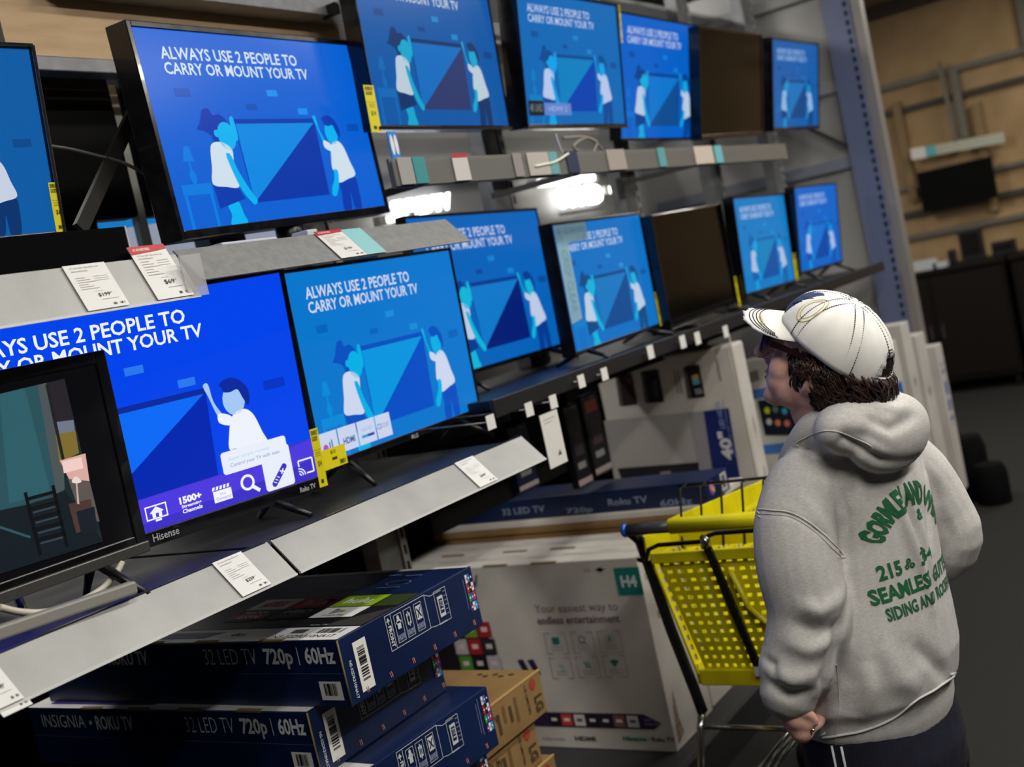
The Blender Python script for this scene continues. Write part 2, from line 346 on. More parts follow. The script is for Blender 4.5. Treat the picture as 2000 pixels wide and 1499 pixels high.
q = MB((2.3, 2.68, 1.915)); q.box(1.72, 3.0, 2.68, 2.74, 1.93, 2.5, BLACK); q.build('frame', r, bevel=.004)
k = Ink((1.74, 2.68, 2.48), (1, 0, 0), (0, 0, -1), (0, -1, 0), 1.24, .53, org=(2.3, 2.68, 1.915)); k.rect(0, 0, 1, 1, mat('#1679be', .3, emit=1.), 0)
k.poly([(u/20, .80-.10*math.sin(u/20*2.2)) for u in range(21)]+[(1, 1), (0, 1)], mat('#8f96a6', .3, emit=1.), 1); k.build('screen', r)
q = MB((2.3, 2.68, 1.915)); q.box(2.1, 2.6, 2.66, 2.76, 1.915, 1.932, BLACK); q.build('stand', r)
# cables behind the upper left
def cable(pts, r_, m_, label, n=8, cat='cable', sub=6, group=None):
    P = [Vector(p) for p in pts]; out = []
    for i in range(len(P)-1):
        p0, p1, p2, p3 = P[max(i-1, 0)], P[i], P[i+1], P[min(i+2, len(P)-1)]
        for j in range(sub):
            t = j/sub; out.append(.5*((2*p1)+(-p0+p2)*t+(2*p0-5*p1+4*p2-p3)*t*t+(-p0+3*p1-3*p2+p3)*t**3))
    out.append(P[-1]); c = P[0]
    q = MB(c); q.tube(out, r_, m_, n); return tag(q.build('cable'), label, cat, group)
W_ = lambda pts, **k: [at(*p, **k) for p in pts]
cable(W_([(75, 283), (130, 290), (185, 303), (240, 318), (285, 340), (305, 345), (310, 325)], Y=2.03), .004, mat('#4d4a48', .4), 'grey cable drooping behind the upper left televisions')
cable(W_([(1135, 300), (1120, 285), (1150, 270), (1180, 300), (1170, 330), (1150, 315), (1165, 280), (1140, 268), (1100, 270)], Y=1.85), .005, mat('#8b8378', .4), 'loose bundle of tan cable hanging under the fourth upper television')
cable(W_([(1045, 325), (1060, 322), (1085, 316), (1110, 300)], Y=1.73), .004, mat('#e8e6d8', .3), 'short white cable lying across the clear price strip')
cable(W_([(1085, 262), (1090, 280), (1098, 300)], Y=1.80), .004, mat('#b9b6c4', .3), 'thin pale cable dropping from the fourth upper television')
cable(W_([(0, 1187), (40, 1196), (90, 1196), (150, 1178), (200, 1150), (228, 1118), (238, 1098)], Y=1.78), .006, mat('#c9c3b0', .4), 'white braided cable curling on the lower shelf in front of the dark television')
m = MB((1.1, 1.72, 1.33)); m.bar(at(-160, 1290, Y=1.715), at(262, 1147, Y=1.70), .02, .022, mat('#8b8881', .4)); tag(m.build('metal_bar', bevel=.004), 'loose grey metal bar lying along the front of the lower shelf', 'bar')
# end panel and post
ep = empty('partition', (6.66, 2, 0), 'white ribbed partition closing the far end of the television shelving', 'partition')
q = MB((6.66, 2, 0)); q.box(6.64, 6.68, 1.78, 3.3, .1, 3.1, mat('#a9a8a6', .45)); q.build('sheet', ep)
for z, mm in ((2.42, '#8d8f96'), (2.0, '#7c8190'), (2.95, '#9a9a9a')):
    q = MB((6.66, 2, 0)); q.box(6.60, 6.64, 1.80, 3.1, z-.045, z+.02, mat(mm, .5)); q.build('rib', ep, bevel=.004)
q = MB((6.66, 2, 0)); q.bar((6.6, 1.85, 2.03), (6.6, 2.2, 2.3), .02, .02, DKT); q.build('diagonal_brace', ep)
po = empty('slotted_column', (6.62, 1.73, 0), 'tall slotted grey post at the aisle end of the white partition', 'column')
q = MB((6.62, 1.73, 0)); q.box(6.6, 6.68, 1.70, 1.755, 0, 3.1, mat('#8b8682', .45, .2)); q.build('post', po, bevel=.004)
q = MB((6.62, 1.73, 0)); q.box(6.585, 6.6, 1.757, 1.90, 0, 3.1, mat('#626c8c', .5)); sl = q.build('slotted_strip', po)  # bluish colour stands in for the blue glow on the strip
q = MB((6.62, 1.73, 0))
for k in range(60): q.box(6.583, 6.5855, 1.768, 1.785, .05+k*.05, .078+k*.05, holem)
tag(q.build('slot', sl), kind='stuff')
# top white frames beyond the row, end of the next gondola
for i, (a, b, c, d) in enumerate([((1290, -30), (1350, 20), 3.0, '#b9bab6'), ]):
    pass
beam('cross_beam', 3.5, 6.6, 2.28, 2.33, 2.62, 2.67, greymetal, 'grey cross beam above the far upper televisions')
beam('ceiling_panel', 3.4, 6.6, 2.5, 3.2, 2.95, 2.97, mat('#c2c6c8', .5), 'pale canopy panel over the far end of the shelving', 'panel')
# white panels on the next aisle with lit letter signs
wp = empty('display_wall', (3.8, 3.15, 0), 'pale display wall with glowing letter signs seen through the gap between the shelves', 'wall')
q = MB((3.8, 3.15, 0)); q.box(2.62, 3.42, 3.2, 3.24, .2, 2.6, mat('#9b9da6', .5)); q.box(3.46, 5.0, 3.2, 3.24, .2, 2.9, mat('#a8a8aa', .5)); q.box(5.04, 6.6, 3.2, 3.24, .2, 2.9, mat('#a3a29e', .5)); q.build('panel', wp)
glow = mat('#ffffff', emit=5.0)
def sign(txt, p0, p1, h, Y, label):
    a = at(*p0, Y=Y); b = at(*p1, Y=Y); org = (a+b)/2; L = (b-a).length; eu = (b-a).normalized(); ev = Vector((0, 0, -1))
    r = empty('lit_sign', org, label, 'sign'); r.location = org
    k = Ink(a+Vector((0, -.012, h)), eu, ev, (0, -1, 0), L, h, org=org); vs, fs, _ = glyphs(txt, .035)
    k.text(txt, 0, 0, 1, .92, glow, 0, .035); o = k.build('glowing_lettering', r)
    s_ = o.modifiers.new('thick', 'SOLIDIFY'); s_.thickness = .012
    q = MB(org); q.bar(a+Vector((0, 0, -.02)), b+Vector((0, 0, -.02)), .02, .015, mat('#8d8f93', .4)); q.build('mounting_rail', r)
    return r
sign('SUHDTV', (768, 432), (882, 412), .085, 3.15, 'glowing white letter sign behind the price strip, left one of two')
sign('SUHD', (1092, 412), (1178, 400), .12, 3.15, 'glowing white letter sign above the fourth lower television, right one of two')
def lamp_tube(p0, p1, Y, r_, label, e=4.):
    a = at(*p0, Y=Y); b = at(*p1, Y=Y); t = empty('tube_light', (a+b)/2, label, 'light', 'small lit tubes between the shelves')
    q = MB((a+b)/2); q.tube([a, b], r_, mat('#fffaf0', emit=e), 10); q.build('glass_tube', t)
    for p in (a, b):
        q = MB((a+b)/2); q.box(p.x-.02, p.x+.02, p.y-.02, p.y+.02, p.z-.02, p.z+.02, WHITE); q.build('end_cap', t)
lamp_tube((1040, 360), (1160, 346), 3.1, .02, 'bright lit tube under the clear price strip, right of the letter sign')
lamp_tube((742, 432), (800, 424), 3.1, .012, 'short lit tube below the left glowing letter sign')
lamp_tube((1180, 372), (1198, 370), 3.1, .02, 'short lit tube right of the second glowing letter sign')
q = MB((2.36, 1.72, 2.07))
s_ = empty('shelf_talker', at(770, 290, Y=1.8), 'blue shelf talker card with two white ovals under the third upper television', 'sign')
a = at(757, 265, Y=1.8); b = at(785, 312, Y=1.8)
q = MB(s_.location); q.box(a.x, b.x, 1.80, 1.803, b.z, a.z+.01, mat('#0d7fd6', .5)); q.build('card', s_)
k = Ink((a.x, 1.8, a.z), (1, 0, 0), (0, 0, -1), (0, -1, 0), b.x-a.x, a.z-b.z, org=s_.location); k.ell(.3, .38, .19, .42, WHITE); k.ell(.74, .38, .19, .42, WHITE); k.build('oval_print', s_)
# ================================================================== TELEVISIONS
def palette(bg, hi, dk, skin, white, hair, b1, b2, fur, e=1.):
    return dict(zip('bg hi dk skin white hair b1 b2 fur'.split(), [mat(c, .22, emit=e, spec=.12) for c in (bg, hi, dk, skin, white, hair, b1, b2, fur)]))
PAL = {
 'B': palette('#0660d2', '#0588e2', '#0336a8', '#02b2f0', '#cfe0ec', '#033aae', '#0450b8', '#1690ea', '#057ade'),
 'C': palette('#0b57a4', '#0f6cbe', '#2e3a6c', '#10a4cc', '#b9cbd8', '#103468', '#0a4388', '#1f86c8', '#0b69b4'),
 'D': palette('#0e68b4', '#0a80c0', '#0443ae', '#0fa0e6', '#b4c6ea', '#0c4a92', '#0a5296', '#1c86c8', '#0f7cc0'),
 'E': palette('#0560c6', '#0c76cc', '#0c4c8e', '#12a8dc', '#b9c9e2', '#06408c', '#054ca4', '#1580d4', '#0570cc'),
 'G': palette('#0a5aa6', '#0c70b8', '#0c4480', '#0f90cc', '#8fb4e0', '#0a3c78', '#0a4888', '#1070b8', '#0c66ac'),
 'I': palette('#0344ea', '#0a6af6', '#0228b0', '#a6c8f6', '#eef2fc', '#0b2a9c', '#0236c4', '#2a78ee', '#0550ee'),
 'J': palette('#0a76cc', '#0496de', '#034ec4', '#02b0e6', '#ccd6ee', '#0650be', '#0664bc', '#1a8cd8', '#0a8ad8'),
 'K': palette('#0562b8', '#1078c8', '#051f74', '#10b4d8', '#bccae4', '#073a90', '#054a96', '#1580d0', '#0570c2'),
 'L': palette('#0c70c2', '#1478c0', '#0a4c90', '#10b0da', '#b9cde2', '#0a4a84', '#0a5aa2', '#2a90d4', '#0c7cc8'),
 'N': palette('#0c7ac2', '#0680bc', '#0450a0', '#129cdc', '#aebede', '#0a5ea4', '#0a68ac', '#1c8cd0', '#0c82c6'),
 'O': palette('#0562c4', '#0870ce', '#0444a0', '#0c96dc', '#a6bee6', '#0650a8', '#0554ac', '#147cd4', '#086cc8'),
 'A': palette('#0a5aa2', '#0c6ab4', '#0a3f80', '#12a0d4', '#c6cfe2', '#07336c', '#084a8a', '#1878c0', '#0a64ac'),
}
def picture(k, p, text=True, hide=()):
    """the safety picture: two people carrying a television"""
    W_, F_ = p['white'], p['fur']
    for u0, v0, u1, v1, c in ((.105, .292, .166, .335, 'b1'), (.505, .29, .556, .325, 'b2'), (.393, .369, .441, .401, 'b1'), (.639, .391, .688, .427, 'b2'), (.884, .485, .951, .53, 'b1')):
        k.rect(u0, v0, u1, v1, p[c], 1)
    k.poly([(.083, .585), (.068, .661), (.112, .663), (.104, .585)], F_, 1); k.line((.091, .66), (.091, .71), .006, F_, 1); k.spoly([(.091, .70), (.078, .735), (.088, .778), (.096, .778), (.107, .74)], F_, 1)
    k.rect(.037, .776, .157, .83, F_, 1); k.line((.045, .83), (.045, 1), .01, F_, 1); k.line((.148, .83), (.148, 1), .01, F_, 1)
    k.poly([(.317, .452), (.317, .478), (.331, .9), (.323, .9)], p['hair'], 1); k.poly([(.315, .45), (.315, .476), (.71, .476), (.712, .45)], p['hair'], 1)
    k.poly([(.326, .476), (.323, .9), (.704, .476)], p['hi'], 2); k.poly([(.704, .476), (.323, .9), (.698, .897), (.71, .476)], p['dk'], 2)
    # carrier with the ponytail
    k.spoly([(.302, .45), (.308, .437), (.318, .442), (.322, .50), (.318, .56), (.308, .56), (.30, .50)], p['skin'], 3)
    k.spoly([(.156, .50), (.174, .467), (.196, .403), (.222, .396), (.234, .43), (.262, .426), (.289, .466), (.262, .50), (.238, .56), (.228, .60), (.212, .56), (.206, .532), (.18, .509)], p['hair'], 4)
    k.ell(.272, .54, .038, .075, p['skin'], 5); k.ell(.232, .525, .012, .02, p['skin'], 5)
    k.spoly([(.205, .895), (.25, .88), (.262, .95), (.268, 1.0), (.2, 1.0), (.21, .95)], p['skin'], 3)
    k.poly([(.163, .784), (.266, .81), (.285, .873), (.168, .912)], p['hair'], 4)
    k.spoly([(.186, .62), (.198, .58), (.225, .568), (.255, .578), (.28, .612), (.275, .67), (.27, .745), (.269, .81), (.215, .803), (.163, .784), (.176, .70)], W_, 5)
    k.spoly([(.248, .645), (.257, .628), (.27, .645), (.285, .73), (.315, .83), (.336, .885), (.322, .91), (.306, .89), (.28, .83), (.262, .75)], p['skin'], 6)
    # carrier on the right
    k.spoly([(.706, .445), (.714, .432), (.722, .445), (.727, .52), (.745, .585), (.757, .62), (.742, .63), (.727, .57), (.716, .50)], p['skin'], 3)
    k.spoly([(.735, .58), (.77, .605), (.765, .645), (.732, .622)], W_, 4)
    k.ell(.786, .535, .033, .07, p['skin'], 5)
    k.spoly([(.75, .455), (.765, .437), (.79, .433), (.815, .455), (.833, .50), (.833, .55), (.824, .575), (.812, .53), (.802, .492), (.78, .497), (.76, .49), (.757, .468)], p['hair'], 6)
    k.spoly([(.768, .83), (.815, .81), (.861, .803), (.866, .88), (.858, 1.0), (.822, 1.0), (.815, .89), (.80, 1.0), (.758, 1.0), (.765, .90)], p['hair'], 3)
    k.spoly([(.765, .625), (.782, .595), (.813, .588), (.836, .625), (.852, .71), (.866, .792), (.82, .815), (.763, .832), (.755, .77), (.745, .745), (.752, .69)], W_, 5)
    k.spoly([(.752, .755), (.772, .765), (.763, .83), (.735, .905), (.712, .902), (.718, .86), (.742, .81)], p['skin'], 6)
    if text:
        k.text('ALWAYS USE 2 PEOPLE TO', .087, .084, .695, .148, W_, 2, .02)
        k.text('CARRY OR MOUNT YOUR TV', .088, .162, .736, .224, W_, 2, .02)
yel = mat('#e8d90a', .5); yk = mat('#3a3508', .6)
def energy(k, u0, v0, u1, v1, price, l=12, horizontal=False):
    k.rect(u0, v0, u1, v1, yel, l)
    du, dv = u1-u0, v1-v0
    if not horizontal:
        k.text('ENERGY', u0+du*.12, v0+dv*.03, u1-du*.1, v0+dv*.11, yk, l+1, .03); k.text('GUIDE', u0+du*.12, v0+dv*.13, u0+du*.75, v0+dv*.21, yk, l+1, .03)
        k.rect(u0+du*.06, v0+dv*.36, u1-du*.06, v0+dv*.365, yk, l+1)
        for q in range(3): k.rect(u0+du*.2, v0+dv*(.40+.03*q), u1-du*.2, v0+dv*(.41+.03*q), mat('#8d840c', .6), l+1)
        k.text(price, u0+du*.3, v0+dv*.55, u0+du*.75, v0+dv*.66, yk, l+1, .02)
        k.rect(u0+du*.3, v0+dv*.87, u0+du*.6, v0+dv*.94, yk, l+1)
    else:
        k.text(price, u0+du*.4, v0+dv*.12, u0+du*.6, v0+dv*.32, yk, l+1, .02); k.rect(u0+du*.42, v0+dv*.48, u0+du*.62, v0+dv*.62, yk, l+1); k.bars(u0+du*.7, v0+dv*.7, u1-du*.05, v1-dv*.08, yk, 10, l+1)
bezm = tex_mat('bezel', ('#09090b', '#101014'), 30, 2, (.12, .25), coat=.4)
offm = mat('#040405', .12, spec=.2)
def stand_to(mb, inv, pts, r, m_, n=8): mb.tube([inv @ Vector(p) for p in pts], r, m_, n)
def tv(label, X, Y, Z, yaw, tilt, w, h, ro=0, pal=None, sideb=.012, topb=.012, botb=.02, stand='feet', shelf=1.31, depth=.05, chrome=None, group=None, extra=None, hide=False, text=True, brand=None):
    a, t, r_ = map(math.radians, (yaw, tilt, ro))
    ex0 = Vector((math.cos(a), math.sin(a), 0)); n = Vector((math.sin(a), -math.cos(a), 0)); ey0 = Vector((0, 0, 1))*math.cos(t)+n*math.sin(t)
    ex = ex0*math.cos(r_)+ey0*math.sin(r_); ey = ey0*math.cos(r_)-ex0*math.sin(r_); n = ex.cross(ey)
    mw = Matrix(((ex.x, -n.x, ey.x, X), (ex.y, -n.y, ey.y, Y), (ex.z, -n.z, ey.z, Z), (0, 0, 0, 1))); inv = mw.inverted()
    root = empty('television', label=label, cat='television', group=group, mw=mw)
    q = MB(); q.box(-w/2, -w/2+sideb, 0, depth, 0, h, bezm); q.box(w/2-sideb, w/2, 0, depth, 0, h, bezm); q.box(-w/2+sideb, w/2-sideb, 0, depth, h-topb, h, bezm); q.box(-w/2+sideb, w/2-sideb, 0, depth, 0, botb, bezm)
    fr = q.build('frame', root, bevel=.002)
    q = MB(); q.box(-w/2+.004, w/2-.004, depth*.7, depth, .004, h-.004, BLACK); q.box(-w*.33, w*.33, depth, depth+.03, h*.08, h*.7, BLACK); q.build('back_housing', root, bevel=.006)
    sw, sh = w-2*sideb, h-topb-botb
    sm = pal['bg'] if pal else offm
    q = MB(); q.box(-sw/2, sw/2, .004, .012, botb, botb+sh, sm); sc = q.build('screen', root)
    k = Ink((-sw/2, .004, botb+sh), (1, 0, 0), (0, 0, -1), (0, -1, 0), sw, sh, lift=.00025)
    if pal:
        if text is not None: picture(k, pal, text); k.build('picture', sc)
    k = Ink((-sw/2, .004, botb+sh), (1, 0, 0), (0, 0, -1), (0, -1, 0), sw, sh, lift=.00025)
    k2 = Ink((-sw/2, 0, botb+sh), (1, 0, 0), (0, 0, -1), (0, -1, 0), sw, sh, lift=.0003)
    kw = Ink(mw @ Vector((-sw/2, 0, botb+sh)), ex, -ey, n, sw, sh)      # same plane in world space, used to read positions
    if extra: extra(k, k2, kw, root, sc, sw, sh)
    if chrome:
        q = MB()
        for c in chrome:
            if c == 'bottom': q.box(-w/2-.001, w/2+.001, -.004, .012, -.002, .008, mat('#cfcfcf', .08, 1.))
            if c == 'right': q.box(w/2-.005, w/2+.003, -.003, .02, 0, h, mat('#b9b9bb', .1, 1.)); 
            if c == 'top': q.box(-w/2, w/2, -.003, .02, h-.004, h+.003, mat('#b9b9bb', .1, 1.))
            if c == 'bar': q.box(-w/2, w/2, -.006, .02, -.004, .016, mat('#5e5c59', .35, .6))
        q.build('metal_trim', root, bevel=.002)
    if stand == 'feet':
        for s_ in (-1, 1):
            p = mw @ Vector((s_*w*.34, depth*.5, .01)); q = MB()
            dx = ex0*(s_*.02)
            for dy in (-1, 1):
                e = p + n.normalized()*0 + Vector((ex0.x*s_*.03, ex0.y*s_*.03, 0)) + Vector((-math.sin(a), math.cos(a), 0))*dy*.10; e.z = shelf+.006
                stand_to(q, inv, [p, (p*.45+e*.55)+Vector((0, 0, -.0)), e], [.010, .008, .006], BLACK)
            q.build('foot', root)
    elif stand == 'pedestal':
        p = mw @ Vector((0, depth*.6, .02)); q = MB(); b_ = Vector((p.x, p.y, shelf+.006))
        stand_to(q, inv, [p, b_], [.03, .035], BLACK, 12); q.build('neck', root)
        q = MB(); q.add([inv @ Vector((p.x+math.cos(2*PI*i/28)*w*.24, p.y+math.sin(2*PI*i/28)*.09, shelf+z_)) for z_ in (.0, .008) for i in range(28)],
                        [(i, (i+1) % 28, 28+(i+1) % 28, 28+i) for i in range(28)]+[tuple(range(28)), tuple(range(28, 56))], BLACK); q.build('stand_base', root)
    elif stand == 'arm':
        p = mw @ Vector((0, depth+.02, h*.35)); q = MB()
        stand_to(q, inv, [p, (p.x, 2.27, p.z)], .018, BLACK); q.build('mounting_arm', root)
        q = MB()
        for s_ in (-1, 1):
            q.box(s_*w*.12-.012, s_*w*.12+.012, depth+.028, depth+.04, h*.02, h*.8, DKT)
        q.build('mounting_plate', root)
    return root, mw
def lab(k2, kw, root, p0, p1, price, lname='energy_label', label=None, **kk):
    u0, v0 = kw.px(*p0); u1, v1 = kw.px(*p1)
    k = Ink(k2.O, k2.eu, k2.ev, k2.n, k2.su, k2.sv, lift=.0004); energy(k, min(u0, u1), min(v0, v1), max(u0, u1), max(v0, v1), price, l=2, **kk); k.build(lname, root, label=label or 'yellow energy guide label')
UPG, LOG = 'televisions on the upper row', 'televisions on the lower row'
# ---- upper row
def xA(k, k2, kw, root, sc, sw, sh): lab(k2, kw, root, (93, 357), (129, 452), '$6')
tv('small television at the upper left corner with chrome rim, cut by the left edge', 1.212, 1.975, 1.986, -3, 7, .60, .365, 0, PAL['A'], .008, .008, .012, chrome=['right', 'top'], shelf=1.89, stand='pedestal', group=UPG, extra=xA)
tv('large blue television at upper left, leaning above the grey price rail with teal tag', 2.169, 1.95, 1.961, 5.07, .1, .82, .467, 1.83, PAL['B'], .014, .014, .02, depth=.06, shelf=1.9, stand='pedestal', group=UPG)
def xC(k, k2, kw, root, sc, sw, sh): lab(k2, kw, root, (708, 166), (745, 258), '$14')
tv('upper television cut by the top edge, bright chrome lower rim, right of the tilted one', 2.897, 1.950, 2.191, 3.77, 3.15, 0.743, 0.461, .8, PAL['C'], .008, .008, .012, chrome=['bottom'], stand='arm', group=UPG, extra=xC)
E1 = lambda c, e=1.: mat(c, .3, emit=e)
def xD(k, k2, kw, root, sc, sw, sh):
    lab(k2, kw, root, (1207, 10), (1216, 84), '$11')
    k.rect(.016, .82, .155, .935, E1('#10161f'), 8); k.rect(.16, .835, .42, .93, E1('#5f80c8'), 8); k.text('4K UHD', .03, .845, .14, .905, E1('#7d8894'), 9); k.text('HDMI 2', .2, .86, .38, .9, E1('#9fb4e4'), 9)
    k.build('input_banner', sc)
tv('upper television with dark badge at lower left and yellow label at top right', 3.685, 1.950, 2.193, -.1, 8, 0.714, 0.443, .24, PAL['D'], .01, .01, .014, depth=.07, chrome=['bottom'], stand='arm', group=UPG, extra=xD)
def xE(k, k2, kw, root, sc, sw, sh): lab(k2, kw, root, (1363, 216), (1374, 273), '$12')
tv('upper television with yellow label at its lower right edge, beside the switched-off one', 4.539, 2.038, 2.163, -.7, 11.9, 0.770, 0.479, -.5, PAL['E'], .008, .008, .01, stand='arm', group=UPG, extra=xE)
tv('switched-off black television on the upper row, between two blue ones', 5.084, 1.95, 2.147, 1.1, 11.5, .774, .459, 1.5, None, .012, .012, .02, stand='arm', group=UPG)
tv('farthest television on the upper row, small blue picture beside the white end panel', 5.958, 1.95, 2.177, .8, 10.9, .738, .439, 1.1, PAL['G'], .014, .012, .018, depth=.09, stand='arm', group=UPG)
# ---- lower row
def xH(k, k2, kw, root, sc, sw, sh):
    # a film scene in a narrow picture with black bars: teal wall, window, shaded lamps, ladder-back chairs
    def P(x, y): return kw.px(x, y)
    def poly(pts, c, l, e=1.): k.poly([P(*p) for p in pts], E1(c, e), l)
    poly([(-150, 800), (0, 770), (128, 740), (203, 1058), (0, 1122), (-110, 1160)], '#14262c', 1)
    poly([(-150, 800), (0, 770), (75, 752), (100, 860), (128, 960), (60, 985), (-60, 1010)], '#275058', 2)
    poly([(0, 770), (50, 758), (100, 960), (20, 985)], '#2c5c66', 3)
    poly([(75, 752), (92, 748), (125, 890), (128, 955), (112, 965)], '#4a5254', 4)
    poly([(92, 748), (127, 740), (145, 822), (107, 825)], '#231f26', 5)
    poly([(107, 825), (145, 820), (148, 842), (112, 850)], '#6d7688', 5)
    poly([(110, 848), (149, 842), (156, 885), (118, 905)], '#7c6a2c', 5)
    poly([(90, 752), (96, 750), (135, 930), (130, 938)], '#1b1c1e', 6)
    poly([(118, 900), (168, 886), (176, 940), (136, 936)], '#d8a9a0', 7)
    poly([(122, 902), (160, 893), (164, 915), (126, 925)], '#efcdc4', 8)
    poly([(134, 935), (176, 938), (196, 1020), (160, 1010)], '#5a5350', 6)
    k.spoly([P(*p) for p in ((141, 940), (149, 931), (160, 940), (155, 944), (145, 944))], E1('#e9d5cc'), 9)
    poly([(149, 944), (152, 944), (156, 985), (152, 985)], '#c0aaa0', 9)
    poly([(60, 985), (128, 958), (203, 1058), (0, 1122), (-110, 1160), (-60, 1010)], '#0f1a20', 7)
    for a, b in (((50, 962), (80, 1085)), ((104, 948), (132, 1068))):
        k.path([P(*a), P(*b)], .006, E1('#050608'), 10)
    for q in range(5):
        y0 = 975+q*20; k.path([P(56+q*5, y0), P(108+q*5, y0-14)], .006, E1('#07090b'), 10)
        k.path([P(60+q*5, y0+7), P(104+q*5, y0-5)], .003, E1('#34424e'), 10)
    poly([(135, 985), (178, 975), (190, 1030), (150, 1042)], '#4a3430', 8)
    poly([(150, 1000), (185, 990), (192, 1036), (160, 1046)], '#131b26', 9)
    k.path([P(-40, 1040), P(0, 1030), P(60, 1050)], .004, E1('#2a5560'), 10)
    k.build('film_picture', sc)
tv('dark television at the left edge showing a dim room with lamps and chairs', 1.072, 1.805, 1.38, -5, 2, .63, .37, 0, dict(PAL['A'], bg=mat('#030305', .12, emit=1.)), .022, .022, .03, chrome=['bar'], stand='feet', group=LOG, extra=xH, text=None)
def xI(k, k2, kw, root, sc, sw, sh):
    pu = E1('#4b38dd'); pu2 = E1('#3b2fc6'); wh = E1('#f3f4fd')
    k.poly([(0, .862), (.88, .845), (.9, .81), (1, .81), (1, 1), (0, 1)], pu2, 8); k.poly([(0, .862), (.9, .85), (.9, .93), (0, 1)], pu, 9); k.poly([(.9, .83), (1, .81), (1, .9), (.9, .93)], pu, 9)
    # apps along the bar
    k.frame(.482, .893, .541, .955, .0028, wh, 10); k.rect(.505, .957, .522, .966, wh, 10)
    k.poly([(.493, .925), (.512, .9), (.531, .925), (.527, .928), (.512, .909), (.497, .928)], wh, 11); k.poly([(.499, .925), (.512, .91), (.525, .925), (.525, .948), (.499, .948)], wh, 11); k.rect(.508, .93, .516, .948, pu, 12)
    k.text('1500+', .577, .895, .64, .928, wh, 10, .05); k.text('Streaming', .580, .932, .637, .95, wh, 10, .03); k.text('Channels', .580, .952, .637, .97, wh, 10, .03)
    k.rect(.673, .918, .727, .97, wh, 10)
    for q in range(5): k.poly([(.674+q*.0108, .898), (.681+q*.0108, .898), (.678+q*.0108, .914), (.671+q*.0108, .914)], wh, 10)
    k.text('On', .692, .93, .708, .942, E1('#8f9cd0'), 11); k.text('Demand', .680, .947, .721, .962, E1('#8f9cd0'), 11)
    k.ell(.778, .922, .0215, .0375, wh, 10, 24); k.ell(.778, .922, .0145, .0255, pu, 11, 24); k.line((.79, .945), (.81, .975), .008, wh, 12)
    # card with the remote
    k.rrect(.714, .757, .917, .86, .007, E1('#e9eefb'), 13); k.rrect(.83, .80, .922, .995, .007, E1('#e9eefb'), 14)
    k.text('Super simple remote', .735, .785, .86, .806, E1('#9adbe6'), 15); k.text('Control your TV with ease.', .737, .815, .893, .837, E1('#7d8bb8'), 15)
    k.line((.858, .968), (.896, .9), .0135, pu2, 15); k.ell(.858, .968, .0082, .0145, pu2, 15); k.ell(.896, .9, .0082, .0145, pu2, 15)
    for q in range(3): k.line((.856+q*.006, .958-q*.0105), (.864+q*.006, .966-q*.0105), .0018, wh, 16)
    k.line((.880, .915), (.896, .925), .003, wh, 16); k.line((.892, .908), (.884, .931), .003, wh, 16)
    # cast symbol
    k.path([(.943, .925), (.943, .898), (.989, .898), (.989, .965), (.965, .965)], .0035, wh, 12)
    for r_ in (.006, .013, .02): k.path([(.94+r_*math.sin(a*PI/12), .97-r_*1.78*math.cos(a*PI/12)) for a in range(0, 7)], .0026, wh, 12)
    k.build('streaming_banner', sc)
    kk = Ink(k2.O, k2.eu, k2.ev, k2.n, k2.su, k2.sv, lift=.0004)
    kk.text('Hisense', *kw.px(299, 1053), *(lambda p: (p[0], p[1]))(kw.px(341, 1046)), E1('#9a9a9c', .5), 1) if 0 else None
    u, v = kw.px(298, 1050); kk.text('Hisense', u, v-.012, u+.072, v+.022, mat('#b9b9bb', .4), 1, .01)
    u, v = kw.px(586, 958); kk.text('Roku TV', u, v-.012, u+.052, v+.013, mat('#b9b9bb', .4), 1, .02)
    kk.build('maker_lettering', root)
    lab(k2, kw, root, (603, 840), (640, 948), '$14')
tv('big vivid blue television with a purple streaming banner along its lower edge', 1.5465, 1.95, 1.349, -10.9, 3.9, .853, .509, 0, PAL['I'], .012, .012, .031, stand='feet', group=LOG, extra=xI)
def xJ(k, k2, kw, root, sc, sw, sh):
    pl = E1('#c9d3ec')
    for i, (u0, u1) in enumerate(((.0, .098), (.104, .205), (.211, .312), (.318, .405))):
        k.rect(u0, .845, u1, .985 if i < 1 else .975, pl, 10)
    k.ell(.03, .93, .014, .024, E1('#b04cb0'), 11); k.rect(.05, .90, .056, .95, E1('#2c62b0'), 11); k.rect(.062, .89, .068, .95, E1('#2c62b0'), 11)
    k.text('HDMI', .125, .905, .19, .94, E1('#31599e'), 11, .03); k.text('Full HD', .232, .885, .292, .905, E1('#93aee0'), 11); k.rect(.228, .925, .3, .94, E1('#1e9ad0'), 11); k.rect(.262, .925, .3, .94, E1('#1c49a8'), 12)
    k.text('DOLBY', .345, .895, .395, .92, E1('#7288bd'), 11); k.frame(.325, .893, .343, .922, .002, E1('#5f78b4'), 11)
    k.build('feature_banner', sc)
    u0, v0 = kw.px(636, 884); u1, v1 = kw.px(692, 905)
    kk = Ink(k2.O, k2.eu, k2.ev, k2.n, k2.su, k2.sv, lift=.0004); energy(kk, -.012, .93, .12, 1.035, '$12', l=6, horizontal=True); kk.build('energy_label', root, label='yellow energy label lying sideways')
    kk = Ink(k2.O, k2.eu, k2.ev, k2.n, k2.su, k2.sv, lift=.0004); u, v = kw.px(812, 851); kk.text('LG', u-.012, v-.012, u+.014, v+.014, mat('#9d9d9d', .4), 1, .03); kk.ell(u-.022, v, .007, .012, mat('#9d9d9d', .4), 1); kk.build('maker_lettering', root)
tv('blue television on the lower row with pale feature tiles and a sideways yellow label', 2.401, 1.950, 1.373, 2.23, 1.75, 0.726, 0.482, -.17, PAL['J'], .009, .009, .018, stand='feet', group=LOG, extra=xJ)
